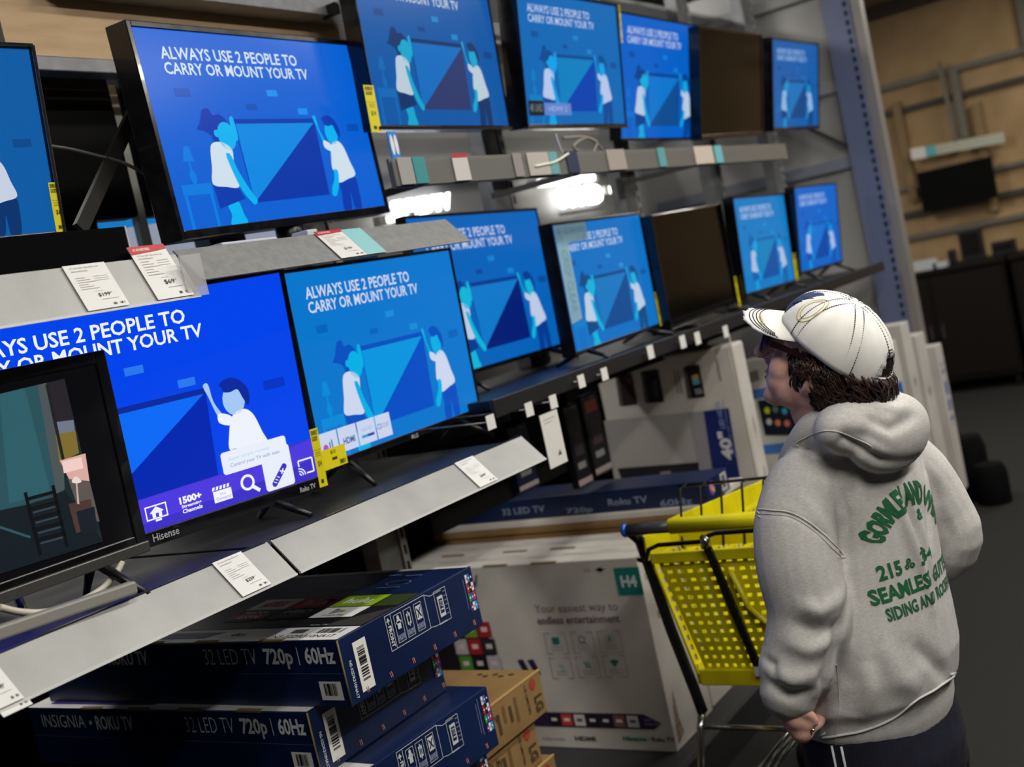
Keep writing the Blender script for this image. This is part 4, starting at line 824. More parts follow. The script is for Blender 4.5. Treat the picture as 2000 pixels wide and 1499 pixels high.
# further cartons along the aisle
Xn = 5.0
C = Carton('white tablet carton beyond the tall one, dark screen with app icons printed on it', 5.0, 5.12, 1.84, 2.26, .60, 1.16, whc); wx = lambda x, y: (C.c.y+C.h[1]-at(x, y, X=5.0).y, 1.16-at(x, y, X=5.0).z)
k = C.face('front', .0012)
wpoly([(1468, 762), (1560, 748), (1560, 768), (1472, 780)], mat('#3f6cae', .5)); wpoly([(1480, 782), (1575, 775), (1575, 850), (1495, 850)], mat('#101a24', .3), 2); wpoly([(1485, 870), (1575, 860), (1575, 880), (1490, 888)], mat('#3f74b8', .5))
for (x, y, cc) in ((1499, 802, '#c4c822'), (1515, 800, '#5a6a74'), (1533, 803, '#3a9ab0'), (1503, 824, '#c8c8c8'), (1520, 826, '#d8805a'), (1538, 827, '#d8706a'), (1552, 806, '#6a7a84')):
    a, b = wx(x, y); k.ell(a, b, .013, .015, mat(cc, .5), 3)
wpoly([(1462, 728), (1480, 722), (1484, 742), (1466, 748)], mat('#77736e', .5)); k.build('printed_front', C.o)
m = MB((5.15, 2.05, .13)); m.box(5.0, 5.3, 1.84, 2.26, .131, .599, mat('#17181c', .6)); tag(m.build('carton', bevel=.003), 'black carton under the white tablet carton beside the woman', 'carton')
cz = [(5.55, 5.68, 1.64, 2.2, 1.13), (5.72, 5.86, 1.64, 2.25, 1.06), (5.95, 6.10, 1.63, 2.25, 1.12), (6.15, 6.32, 1.62, 2.2, 1.03), (6.42, 6.55, 1.60, 2.2, .93)]
for i, (x0, x1, y0, y1, z1) in enumerate(cz):
    C = Carton(['white carton with wide blue band, just right of the woman\'s hood', 'white carton with blue print on its edge, second beyond the hood', 'tallest white carton edge near the post, plain', 'white carton with a small dark mark, second from the far end', 'farthest white carton with bluish print, beside the dark carpet'][i], x0, x1, y0, y1, .131, z1, whc, group='white cartons upright at the far end of the aisle')
    k = C.face('front', .001); bl = mat('#3d62b0', .5); b2 = mat('#2458b4', .5)
    if i == 0: k.rect(.05, .13, C.d[1], .24, bl, 1); k.text('SMART TV', .12, .16, C.d[1]-.08, .2, mat('#8fa6d8', .5), 2, .03)
    k.build('printed_band', C.o)
    k = C.face('side')
    if i in (0, 1): k.rect(.02, .2, .1, .26, b2, 1); k.rect(.02, .3, .07, .34, b2, 1); k.poly([(.06, .26), (.10, .26), (.11, .9), (.08, .9)], b2, 1); k.rect(.02, .55, .1, .62, b2, 1)
    elif i == 4: k.bars(.03, .1, .1, .5, mat('#7d84b0', .5), 8, 1, horiz=True)
    else: k.ell(.07, .3, .012, .025, mat('#6d675e', .6), 1)
    k.build('printed_edge', C.o)
for i, (x, y, z1, w_) in enumerate([(6.8, 1.63, .36, .1), (6.66, 1.50, .22, .09)]):
    m = MB((x, y, 0)); m.tube([(x, y, .0), (x, y, z1*.8), (x, y, z1)], [w_, w_, w_*.8], mat('#0a0a0b', .9, spec=.1), 14); tag(m.build('waste_bin', bevel=.004), ['tall black bin at the foot of the far post', 'short black bin in front of the far post'][i], 'bin')
# ------------------------------------------------------------------ hanging products and hook tags
hb = tag(bpy.data.objects.new('peg_panel', None), 'black peg panel hung below the far lower shelf', 'panel'); COL.objects.link(hb); hb.location = (3.1, 2.2, 1.1)
q = MB((3.1, 2.2, 1.1)); q.box(2.72, 3.62, 2.2, 2.22, 1.03, 1.36, mat('#09090a', .8, spec=.15)); q.build('sheet', hb)
def pack(px_, w_, hh, col, label, Yp, card=None, col2=None):
    a = at(*px_, Y=Yp); r = empty('blister_pack', a, label, 'package', 'packages hanging on peg hooks')
    q = MB(a); q.box(a.x-w_/2, a.x+w_/2, Yp, Yp+.03, a.z-hh, a.z, mat(col, .35)); q.build('card', r, bevel=.004)
    k = Ink((a.x-w_/2, Yp, a.z), (1, 0, 0), (0, 0, -1), (0, -1, 0), w_, hh, org=a)
    if card: k.rect(.15, .08, .85, .22, mat(card, .5), 1)
    k.rect(.2, .34, .8, .62, mat(col2 or '#3a3034', .4), 1); k.rect(.2, .7, .75, .78, mat('#8a8a8a', .5), 1); k.rect(0, .9, 1, .97, mat('#a89a98', .5), 1); k.build('printed_card', r)
    q = MB(a); q.tube([(a.x, Yp-.02, a.z-.01), (a.x, 2.205, a.z-.01)], .003, mat('#8a8a8a', .3, .8), 6); q.build('wire_hook', r)
    return r
pack((1148, 770), .12, .30, '#141214', 'black hanging package with a red and white label, left of the tall white carton', 2.17, '#d86a60', '#4a3438')
pack((1112, 790), .10, .30, '#0e0e10', 'plain dark hanging package behind the long white hanging label', 2.17, '#2a2a2e')
pack((1008, 830), .12, .22, '#121a38', 'dark blue hanging package above the right end of the lower price rail', 2.17, '#20264a', '#1a2c6a')
tags_ = [(958, 825, 'just above the end of the lower price rail'), (1033, 800, 'second from the price rail end, left of the long label'), (1080, 785, 'touching the top of the long white hanging label'), (1135, 745, 'left of the tall white carton corner'), (1180, 731, 'overlapping the top left corner of the tall white carton'),
         (1270, 688, 'over the top edge of the tall white carton, small'), (1333, 668, 'left one of the close pair above the tall white carton'), (1362, 661, 'right one of the close pair above the tall white carton'), (1417, 648, 'above the right end of the tall white carton'), (1130, 800, '')]
for i, (x, y, d) in enumerate(tags_[:9]):
    a = at(x, y, Y=1.76); r = empty('hook_tag', a, 'small white square hook tag '+d, 'tag', 'white hook tags'); s_ = .019 if i < 5 else .022
    q = MB(a); q.box(a.x-s_, a.x+s_, 1.758, 1.760, a.z-s_, a.z+s_, mat('#e4e2de', .5)); q.build('scan_plate', r)
    q = MB(a); q.tube([(a.x, 1.762, a.z), (a.x, 2.2, a.z+.01)] if i < 5 else [(a.x, 1.762, a.z), (a.x, 1.80, a.z)], .0025, mat('#8a8a8a', .3, .8), 6); q.build('wire_hook', r)
a = at(1052, 812, Y=1.74); b = at(1106, 905, Y=1.74)
r = empty('hanging_label', a, 'long white price label hanging from a hook with a small dark triangle', 'label'); q = MB(a)
zt = (at(1070, 806, Y=1.74)).z; q.box(a.x, a.x+.095, 1.738, 1.740, zt-.15, zt, mat('#dcdad6', .5)); q.build('paper', r)
k = Ink((a.x, 1.738, zt), (1, 0, 0), (0, 0, -1), (0, -1, 0), .095, .15, org=a); k.poly([(.55, .82), (.75, .82), (.68, .72)], dgr, 1); k.rect(.15, .1, .8, .11, mat('#b5b2ae', .5), 1); k.rect(.15, .16, .6, .17, mat('#b5b2ae', .5), 1); k.build('print', r)
# clutter of connectors on the far black shelf
for i in range(26):
    rr = random.Random(100+i); x = 3.0+i*.125+rr.random()*.05; y = 1.80+rr.random()*.06
    if i % 3 == 0: continue
# ------------------------------------------------------------------ price tags
def ptag(label, x_, plane, w_, hh, price, header=None, teal=False, ghost=False):
    """plane: (yt, zt, yb, zb) of the rail; tag hangs flush on it from x_"""
    yt, zt, yb, zb = plane; d = Vector((0, yb-yt, zb-zt)); L = d.length; d.normalize(); n = Vector((0, d.z, -d.y)); n = n if n.y < 0 else -n
    O = Vector((x_, yt, zt))-d*(hh-L)+n*.0035; r = empty('price_tag', O, label, 'price tag', 'paper price tags on the rails')
    q = MB(O); q.obox(O+Vector((w_/2, 0, 0))+d*hh/2, (w_/2, 0, 0), d*hh/2, n*.0005, mat('#e3e2df' if not teal else '#8fc9cc', .5)); q.build('paper', r)
    k = Ink(O, (1, 0, 0), d, n, w_, hh, org=O, lift=.0007); g = mat('#b3b1ae', .6); dk = mat('#2e2c2a', .6)
    if header: k.poly([(0, 0), (1, 0), (1, .09), (.6, .12), (0, .15)], mat('#c2282c', .5), 1); k.text('AS ADVERTISED', .08, .045, .55, .095, mat('#efdada', .5), 2, .03)
    if not teal:
        k.text('32" Class LED 720p HDTV with', .12, .17 if header else .06, .8, .2 if header else .1, mat('#6a6866', .6), 1); k.text('Universal Remote', .12, .22 if header else .13, .5, .25 if header else .165, mat('#6a6866', .6), 1)
        for q_ in range(6): k.rect(.12, .29+q_*.05, .35+.1*((q_*7) % 3), .3+q_*.05, g, 1); k.rect(.55, .29+q_*.045, .88, .297+q_*.045, g, 1) if q_ < 3 else None
        k.text(price, .42, .66, .70, .75, dk, 1, .01); k.text('99', .715, .665, .76, .695, dk, 1); k.rect(.4, .61, .6, .616, g, 1); k.rect(.45, .8, .85, .808, g, 1)
        k.bars(.65, .9, .95, .945, dk, 14, 1, seed=5)
    k.build('print', r); return r
RL = (1.71, 1.322, 1.65, 1.256); RA = (1.69, 1.895, 1.65, 1.812); RB = (1.71, 1.905, 1.65, 1.838)
def rx(x, y, pl): return at(x, y, Z=(pl[1]+pl[3])/2).x
def xat(x, y, pl):       # x where pixel ray meets the rail plane
    yt, zt, yb, zb = pl; n = Vector((0, -(zt-zb), (yt-yb))); O = Vector((0, yt, zt)); r = FW+RT*((x-1000)/FPX)+UP*((749.5-y)/FPX); t = (O-CAM).dot(n)/r.dot(n); return (CAM+r*t).x
a0, a1 = xat(412, 1103, RL), xat(467, 1078, RL); ptag('white $259 price tag on the lower grey price rail', a0, RL, a1-a0, .090, '$259')
a0, a1 = xat(875, 897, RL), xat(912, 884, RL); ptag('small white price tag on the lower price rail near its right end', a0, RL, a1-a0, .088, '$349')
a0, a1 = xat(123, 531, RA), xat(203, 518, RA); ptag('white $199 price tag on the upper left price rail', a0, RA, a1-a0, .092, '$199')
a0, a1 = xat(256, 505, RA), xat(325, 494, RA); ptag('white $69 price tag with red header on the upper left price rail', a0, RA, a1-a0, .115, '$69', header=True)
a0, a1 = xat(613, 459, RB), xat(664, 453, RB); ptag('white price tag with red top edge, on the darker upper price rail', a0, RB, a1-a0, .092, '$179', header=True)
a2 = xat(702, 449, RB); ptag('teal tag beside the white one, on the darker upper price rail', a1+.001, RB, a2-a1, .090, '', teal=True)
a0 = xat(-60, 1330, RL); ptag('white price tag cut by the left edge of the lower price rail', a0, RL, xat(0, 1310, RL)-a0, .11, '$149')
a0 = xat(-45, 1335, RL); r = ptag('second white price tag peeling out behind the first at the lower left edge', a0, (1.712, 1.31, 1.645, 1.243), xat(0, 1310, RL)-a0+.008, .10, '$129')
# tags in the clear strips
RC = (1.733, 2.065, 1.733, 2.0)
for i, (x0, x1, c, d) in enumerate([(778, 806, '#9d9a98', 'grey card, first in the clear strip'), (808, 832, '#2f8c8e', 'dark teal card in the clear price strip, right of the grey card'), (886, 916, '#c9c6c3', 'white card with red top in the clear price strip'), (1005, 1022, '#8f8a88', 'narrow grey card in the clear price strip'), (1033, 1075, '#b5aea8', 'pale card under the white cable in the clear price strip'), (1076, 1092, '#63a3a8', 'light teal card in the clear price strip, beside the pale card'),
                               (1110, 1132, '#1f2a4a', 'navy card in the clear price strip by the cable bundle'), (1190, 1225, '#a59a92', 'tan card in the clear price strip'), (1290, 1304, '#5aa0a4', 'small teal card in the far clear strip'), (1362, 1398, '#cfc3b4', 'cream card in the far clear strip'), (1402, 1416, '#6fbcc4', 'bright teal card at the end of the far clear strip'), (1460, 1485, '#b9c9c6', 'pale green card past the end of the far clear strip'), (1495, 1515, '#b4c0c6', 'pale blue card, last of the row of strip cards')]):
    xa, xb = at(x0, 330, Y=1.733).x, at(x1, 330, Y=1.733).x; O = Vector((xa, 1.733, 2.066))
    if i > 10: continue
    r = empty('strip_card', O, d, 'card', 'cards in the clear price strips'); q = MB(O); q.box(xa, xb, 1.731, 1.7335, 2.002, 2.068 if i != 2 else 2.072, mat(c, .5)); q.build('paper', r)
    if i == 2: q = MB(O); q.box(xa, xb, 1.730, 1.731, 2.062, 2.072, mat('#b8222c', .5)); q.build('red_header', r)
# black sound bar on the upper shelf
a = empty('sound_bar', (1.1, 1.74, 1.896), 'long black sound bar lying on the upper left shelf with a pale end edge', 'speaker')
q = MB((1.1, 1.74, 1.896)); q.box(.55, 1.447, 1.71, 1.80, 1.897, 1.958, mat('#020203', .7, spec=.05)); q.build('body', a, bevel=.002)
q = MB((1.1, 1.74, 1.896)); q.box(1.447, 1.4495, 1.709, 1.801, 1.896, 1.959, mat('#bfbfc2', .4)); q.build('end_edge', a)
# bright cards and a white box beside the tilted television's stand
for i, (p0, p1, Yp) in enumerate([((430, 462), (540, 456), 1.86), ((600, 452), (620, 449), 1.8)]):
    a_, b_ = at(*p0, Y=Yp), at(*p1, Y=Yp); m = MB((a_+b_)/2); m.box(a_.x, b_.x, Yp, Yp+.05, 1.90, 1.928, mat('#c8cbd6', .4)); tag(m.build('small_box', bevel=.003), ['small white box lying under the large tilted television', 'tiny white box on the shelf right of the tilted television stand'][i], 'box')
# ------------------------------------------------------------------ dark furniture along the back wall
def consoles():
    w = mat('#140c09', .5, spec=.2); w2 = mat('#0a0706', .6, spec=.2)
    for i, (x, y0, y1, z1, X) in enumerate([(0, 1.95, 3.2, 1.10, 10.75), (0, .65, 1.9, 1.10, 10.75), (0, -.65, .6, 1.10, 10.75)]):
        r = empty('media_console', (X, (y0+y1)/2, 0), ['dark wooden media console at the back wall, nearest the end post', 'dark wooden media console at the back wall, middle one', 'dark wooden media console at the back wall, at the right edge'][i], 'cabinet', 'dark consoles at the back wall'); org = (X, (y0+y1)/2, 0)
        q = MB(org); q.box(X-.25, X+.3, y0, y1, .12, z1-.04, w2); q.build('body', r, bevel=.005)
        q = MB(org); q.box(X-.28, X+.32, y0-.01, y1+.01, z1-.04, z1, w); q.build('top', r, bevel=.005)
        for s_ in (0, 1):
            ym = y0+(y1-y0)*(.02+.49*s_); q = MB(org); q.box(X-.262, X-.25, ym, ym+(y1-y0)*.46, .16, z1-.08, w); d = q.build('door', r, bevel=.003)
            q = MB(org); q.box(X-.28, X-.262, ym+(.02 if s_ else (y1-y0)*.46-.04), ym+(.04 if s_ else (y1-y0)*.46-.02), .5, .62, DKT); q.build('handle', d)
        for yy in (y0+.05, y1-.05):
            q = MB(org); q.box(X-.22, X-.17, yy-.025, yy+.025, 0, .12, w2); q.build('leg', r)
    for i, (p0, p1, zb, d) in enumerate([((1870, 448), (1925, 500), 1.10, 'dark television standing on the console, seen over the dark furniture'), ((1850, 485), (1868, 510), 1.10, 'small dark speaker standing on the console near the post'), ((1935, 470), (1990, 510), 1.10, 'low dark box on the console at the right edge')]):
        a_, b_ = at(*p0, X=10.7), at(*p1, X=10.7); q = MB(((10.7, (a_.y+b_.y)/2, zb))); q.box(10.66, 10.76, b_.y, a_.y, zb+.0, a_.z-.02, mat('#0c0d10', .4)); r = tag(q.build('television' if i == 0 else ('speaker' if i == 1 else 'media_box'), bevel=.006), d, ['television', 'speaker', 'box'][i])
        q = MB(((10.7, (a_.y+b_.y)/2, zb))); q.box(10.655, 10.66, b_.y+.02, a_.y-.02, zb+.05, a_.z-.05, mat('#060607', .2)); q.build('screen' if i == 0 else 'front_panel', r)
    for i, (p, w_, hh) in enumerate([((1790, 515), .16, .09), ((1835, 570), .1, .05)]):
        a_ = at(*p, X=10.5); m = MB((10.55, a_.y, 1.10)); m.box(10.5, 10.6, a_.y-w_, a_.y+w_*.2, 1.101, 1.10+hh, mat('#bdc2c4', .4)); tag(m.build('leaflet_box', bevel=.003), ['pale box of leaflets on the console beside the end post', 'low pale card holder on the console'][i], 'box')
consoles()
# ================================================================== SHOPPING CART
def cart():
    org = Vector((3.1, 1.26, 0)); r = empty('shopping_cart', org, 'yellow plastic shopping cart with grey handle bar, standing beyond the woman', 'shopping cart')
    yl = tex_mat('cartyellow', ('#c9bd05', '#ddd00c'), 10, 3, (.3, .42), .1, 60); dk = mat('#1b1c1f', .25, .3, coat=.3); chrome = mat('#b9b9b4', .15, 1.); gy = mat('#3a3b40', .3)
    YL, YR = 1.545, .93            # left and right at the rim
    def corner(s, x, z):            # inner wall position: narrows downwards and forwards
        t = (.92-z)/.37; f = (x-2.78)/.84; ins = .055*t+.05*f
        return Vector((x, (YL-ins) if s > 0 else (YR+ins), z))
    # handle and its bent frame
    q = MB(org); q.tube([(2.746, 1.566, 1.0), (2.75, 1.49, 1.0), (2.75, 1.42, 1.0)], .0165, gy, 14); q.build('handle_bar', r)
    q = MB(org); q.tube([(2.748, 1.01, 1.0), (2.746, .91, 1.0)], .017, gy, 14); q.build('handle_bar', r)
    q = MB(org); q.tube([(2.75, 1.445, 1.0), (2.752, 1.44, 1.0), (2.752, 1.0, 1.0), (2.75, .995, 1.0)], [.018, .021, .021, .018], yl, 16); q.build('handle_grip', r)
    q = MB(org); q.ell((2.746, 1.574, 1.0), (.019, .012, .019), mat('#1c4fb8', .2)); q.build('end_plug', r)
    for s_, y in ((1, 1.566), (-1, .915)):
        q = MB(org); q.tube([(2.746, y, 1.0), (2.765, y, .985), (2.80, y, .955), (2.812, y, .91), (2.812, y-.03*s_, .70), (2.815, y-.066*s_, .50), (2.82, y-.07*s_, .455)], .0155, dk, 12); q.build('side_frame', r)
        q = MB(org); q.tube([(2.82, y-.07*s_, .46), (2.79, y-.07*s_, .42), (2.73, y-.07*s_, .30), (2.70, y-.07*s_, .14)], .011, chrome, 12); q.build('rear_leg', r)
        q = MB(org); q.tube([(3.56, y-.12*s_, .50), (3.45, y-.10*s_, .22), (3.42, y-.09*s_, .14)], .011, chrome, 12); q.build('front_leg', r)
        q = MB(org); q.tube([(2.71, y-.07*s_, .16), (3.43, y-.09*s_, .16)], .012, chrome, 12); q.build('base_rail', r)
        for x in (2.70, 3.42):
            yy = y-.07*s_ if x < 3 else y-.09*s_; w = empty('caster', (0, 0, 0)); w.parent = r; w.location = Vector((x, yy, .06))-org
            q = MB(); q.tube([(0, -.014, 0), (0, .014, 0)], .058, mat('#1a1a1b', .6), 20); q.build('wheel', w)
            q = MB(); q.box(-.02, .02, -.02, -.016, -.01, .085, chrome); q.box(-.02, .02, .016, .02, -.01, .085, chrome); q.box(-.02, .02, -.02, .02, .08, .088, chrome); q.build('fork', w)
    # rods of the lower tray
    for i in range(3):
        y = 1.24-.02*i; q = MB(org); q.tube([(2.80, y, .42), (2.80, y+.17, .24), (2.78, y+.2, .17)], .006, chrome, 8); q.build('tray_rod', r)
    for a_ in ((2.80, .42), (2.78, .17)): q = MB(org); q.tube([(a_[0], 1.49, a_[1]), (a_[0], 1.0, a_[1])], .008, chrome, 8); q.build('tray_crossbar', r)
    # basket walls as lattices
    def wall(p00, p10, p01, p11, nu, nv, w, t, name, m_=yl):
        """p00 near-top, p10 far-top, p01 near-bottom, p11 far-bottom"""
        q = MB(org); P = lambda u, v: p00*(1-u)*(1-v)+p10*u*(1-v)+p01*(1-u)*v+p11*u*v
        n = (p10-p00).cross(p01-p00).normalized()
        for i in range(nu+1): q.bar(P(i/nu, 0), P(i/nu, 1), w, t, m_, side=n)
        for j in range(nv+1): q.bar(P(0, j/nv), P(1, j/nv), w*1.15, t*.8, m_, side=n)
        o = q.build(name, r); tag(o, kind='stuff'); return o
    a, b, c, d = corner(1, 2.80, .905), corner(1, 3.60, .86), corner(1, 2.83, .56), corner(1, 3.50, .585)
    wall(a, b, c, d, 26, 12, .011, .006, 'left_lattice')
    a2, b2, c2, d2 = corner(-1, 2.80, .905), corner(-1, 3.60, .86), corner(-1, 2.83, .56), corner(-1, 3.50, .585)
    wall(a2, b2, c2, d2, 26, 12, .011, .006, 'right_lattice')
    wall(b, b2, d, d2, 16, 12, .011, .006, 'front_lattice'); wall(c, d, c2, d2, 24, 16, .012, .006, 'floor_lattice')
    g0, g1, g2, g3 = Vector((2.795, YL-.03, .90)), Vector((2.795, YR+.03, .90)), Vector((2.825, YL-.09, .575)), Vector((2.825, YR+.09, .575))
    wall(g0, g1, g2, g3, 18, 13, .013, .005, 'rear_gate')
    # rims and bumpers
    def band(pts, w, t, name):
        q = MB(org)
        for p, s_ in zip(pts[:-1], pts[1:]): q.bar(p, s_, w, t, yl, side=(0, 0, 1))
        return q.build(name, r, bevel=.002)
    up = Vector((0, 0, 1))
    def rail(pts, h, t, name):
        q = MB(org)
        for p, s_ in zip(pts[:-1], pts[1:]):
            d_ = (s_-p).normalized(); n = d_.cross(up).normalized(); q.obox((p+s_)/2, (s_-p)/2*1.01, n*t/2, up*h/2, yl)
        return q.build(name, r, bevel=.003)
    ar = []
    for k in range(13):
        x = 2.78+k*.07; z = .935+.02*math.sin(min(1, k/3)*PI/2)-.07*(k/12); ar.append(Vector((x, YL-.002-.05*(k/12), z)))
    rail(ar, .07, .008, 'left_rim')
    rail([Vector((p.x, YL+YR-p.y, p.z)) for p in ar], .07, .008, 'right_rim')
    rail([ar[-1], Vector((ar[-1].x, YL+YR-ar[-1].y, ar[-1].z))], .09, .008, 'front_rim')
    rail([Vector((2.79, YL-.012, .905)), Vector((2.79, YR+.012, .905))], .03, .012, 'gate_rim')
    rail([Vector((2.822, YL-.07, .555)), Vector((2.822, YR+.07, .555))], .045, .02, 'rear_bumper')
    rail([Vector((2.83, YR+.056, .56)), Vector((3.52, YR+.1, .585))], .06, .012, 'side_bumper')
    rail([Vector((2.83, YL-.056, .56)), Vector((3.52, YL-.1, .585))], .06, .012, 'side_bumper')
    # seat opening moulding on the gate
    q = MB(org); q.tube([(2.783, 1.31, .86), (2.79, 1.285, .76), (2.798, 1.25, .715), (2.80, 1.18, .70), (2.80, 1.08, .70)], .008, yl, 8); q.build('seat_opening', r)
    # dark wires
    q = MB(org); q.tube([(2.785, 1.575, .905), (2.775, 1.55, .90), (2.775, 1.53, .935), (2.775, 1.50, .945), (2.78, 1.37, .945), (2.78, 1.35, .96), (2.78, 1.33, .965), (2.78, 1.0, .965)], .0065, dk, 8); q.build('gate_wire', r)
    q = MB(org); q.bar((2.775, 1.362, .95), (2.81, 1.298, .575), .02, .012, mat('#15120d', .35), side=(1, 0, 0)); q.build('gate_hinge_bar', r)
    q = MB(org); q.tube([(2.775, 1.362, .93), (2.772, 1.358, .96)], .014, chrome, 12); q.build('chrome_clasp', r)
    q = MB(org); q.box(2.80, 2.815, 1.285, 1.31, .565, .59, mat('#c9c7be', .5)); q.build('white_clip', r)
    # child seat back: upright wires with looped tops
    for i in range(8):
        y = 1.49-i*.062; q = MB(org); x0 = 2.93
        q.tube([(x0-.04, y, .90), (x0, y, 1.0), (x0+.02, y, 1.055), (x0+.03, y-.012, 1.062), (x0+.035, y-.028, 1.06)], .0035, mat('#33302a', .3, .5), 6); q.build('seat_wire', r)
    q = MB(org); q.tube([(2.962, 1.50, 1.06), (2.962, 1.03, 1.06)], .0045, mat('#33302a', .3, .5), 8); q.build('seat_top_wire', r)
    q = MB(org); q.box(2.90, 2.906, 1.04, 1.5, .90, .985, yl); q.build('seat_panel', r, bevel=.002)
    return r
cart()
# ================================================================== THE WOMAN IN THE GREY HOODIE
WO = Vector((2.12, .74, 0)); WX = Vector((.96, -.28, 0)); WY = Vector((.28, .96, 0)); UPV = Vector((0, 0, 1))
def WP(x, y, z): return WO+WX*x+WY*y+UPV*z
def chain(mb, pts, rad, m, n=14):
    """tapered limb with rounded ends"""
    P = [Vector(p) for p in pts]; R_ = list(rad); out = []; rr = []
    for i in range(len(P)-1):
        p0, p1, p2, p3 = P[max(i-1, 0)], P[i], P[i+1], P[min(i+2, len(P)-1)]
        for j in range(5):
            t = j/5; out.append(.5*((2*p1)+(-p0+p2)*t+(2*p0-5*p1+4*p2-p3)*t*t+(-p0+3*p1-3*p2+p3)*t**3)); rr.append(R_[i]*(1-t)+R_[i+1]*t)
    out.append(P[-1]); rr.append(R_[-1])
    d0 = (out[0]-out[1]).normalized(); d1 = (out[-1]-out[-2]).normalized()
    pre = [(out[0]+d0*rr[0]*math.sin(a), rr[0]*math.cos(a)) for a in (1.4, .9, .45)]; post = [(out[-1]+d1*rr[-1]*math.sin(a), rr[-1]*math.cos(a)) for a in (.45, .9, 1.4)]
    mb.tube([p for p, _ in pre]+out+[p for p, _ in post], [r for _, r in pre]+rr+[r for _, r in post], m, n)
def ring(c, rx, ry, z, n=28, p=2.3, tilt=0., ax=None, ay=None):
    o = []
    for j in range(n):
        a = 2*PI*j/n; ca, sa = math.cos(a), math.sin(a); k = (abs(ca)**p+abs(sa)**p)**(-1/p)
        o.append(WP(c[0]+rx*ca*k, c[1]+ry*sa*k, z+tilt*ca))
    return o
def fuse(name, mb, vox, parent, material, smooth=6, deform=None, **kw):
    o = mb.build(name, None); r = o.modifiers.new('r', 'REMESH'); r.mode = 'VOXEL'; r.voxel_size = vox; r.use_smooth_shade = True
    if smooth: s_ = o.modifiers.new('s', 'SMOOTH'); s_.factor = .5; s_.iterations = smooth
    dg = bpy.context.evaluated_depsgraph_get(); dg.update(); me = bpy.data.meshes.new_from_object(o.evaluated_get(dg)); bpy.data.objects.remove(o)
    me.materials.clear(); me.materials.append(material)
    if deform: deform(me)
    me.polygons.foreach_set('use_smooth', [True]*len(me.polygons)); me.update()
    q = bpy.data.objects.new(name, me); COL.objects.link(q); q.parent = parent; return tag(q, **kw)
def creases(me, org, items):
    """displace along normals near 3-D polylines: (points, width, depth)"""
    n = len(me.vertices); co = np.empty(n*3); me.vertices.foreach_get('co', co); co = co.reshape(-1, 3); no = np.empty(n*3); me.vertices.foreach_get('normal', no); no = no.reshape(-1, 3)
    d = np.zeros(n); w = co+np.array(org)
    for pts, wd, dep in items:
        best = np.full(n, 1e9); P = [np.array(p) for p in pts]; tt = np.zeros(n); L = len(P)-1
        for k in range(L):
            a, b = P[k], P[k+1]; ab = b-a; t = np.clip(((w-a)@ab)/(ab@ab), 0, 1); q = np.linalg.norm(w-(a+t[:, None]*ab), axis=1)
            m_ = q < best; best[m_] = q[m_]; tt[m_] = (k+t[m_])/L
        d += dep*np.exp(-(best/wd)**2)*np.sin(np.clip(tt, .03, .97)*PI)**.6
    co += no*d[:, None]; me.vertices.foreach_set('co', co.ravel())
fleece = tex_mat('fleece', ('#b4b1ad', '#cdcac5'), 130, 8, (.88, .96), .5, 600, stretch=(1, 1, 3), pos=(.25, .75))
skin = tex_mat('skin', ('#d3a090', '#e2b4a4'), 25, 5, (.42, .55), .15, 200)
MATS['skin'].node_tree.nodes['Principled BSDF'].inputs['Subsurface Weight'].default_value = .08
MATS['skin'].node_tree.nodes['Principled BSDF'].inputs['Subsurface Radius'].default_value = (.02, .008, .005)
hairm = tex_mat('hairm', ('#1c100a', '#3a2416'), 40, 5, (.35, .5), .3, 200)
navyc = tex_mat('navycloth', ('#0b0e1e', '#10142a'), 30, 4, (.8, .9), .3, 300)
capm = tex_mat('capcloth', ('#dddbd4', '#f0eee8'), 14, 6, (.85, .95), .12, 500)
woman = empty('person', WO, 'woman in pale grey hooded sweatshirt, cream cap and sunglasses, standing looking up at the televisions', 'person')
ORG = WO
# ---- head frame
YAW = math.radians(-4.0); PITCH = math.radians(25)
hf0 = Vector((-math.sin(YAW), math.cos(YAW), 0)); hr = Vector((math.cos(YAW), math.sin(YAW), 0))
HF = hf0*math.cos(PITCH)+UPV*math.sin(PITCH); HU = hr.cross(HF)
HC = at(1612, 703, D=2.12)
HM = Matrix(((hr.x, HF.x, HU.x, HC.x), (hr.y, HF.y, HU.y, HC.y), (hr.z, HF.z, HU.z, HC.z), (0, 0, 0, 1))); HR3 = HM.to_3x3()
def H(x, y, z): return HM @ Vector((x, y, z))
# ---- body: one continuous figure
b = MB(ORG); S_ = skin
def he(c, r): b.ell(H(*c), r, S_, 20, 14, rot=HR3)
he((0, -.008, .026), (.073, .088, .080)); he((0, .032, -.02), (.062, .062, .085)); he((0, .04, -.07), (.048, .046, .036)); he((0, .080, -.094), (.021, .019, .018)); he((0, .06, -.062), (.041, .037, .038)); he((0, .070, -.078), (.028, .025, .030)); he((.02, .066, -.08), (.024, .022, .026)); he((-.02, .066, -.08), (.024, .022, .026)); he((.04, .03, -.06), (.024, .04, .034)); he((-.04, .03, -.06), (.024, .04, .034))
for s_ in (-1, 1):
    he((s_*.038, .055, -.028), (.026, .03, .034)); he((s_*.034, .050, -.052), (.028, .034, .032)); he((s_*.046, .002, -.045), (.024, .045, .042)); he((s_*.028, .078, .018), (.02, .014, .010))
    chain(b, [H(s_*.073, .0, -.047), H(s_*.078, -.004, -.032), H(s_*.082, -.012, -.007), H(s_*.08, -.024, .002), H(s_*.078, -.026, -.017), H(s_*.076, -.012, -.040)], [.006, .007, .007, .007, .006, .006], S_, 8)
    he((s_*.074, -.012, -.017), (.006, .014, .022)); chain(b, [H(s_*.006, .092, -.022), H(s_*.013, .1, -.03)], [.008, .0075], S_, 10)
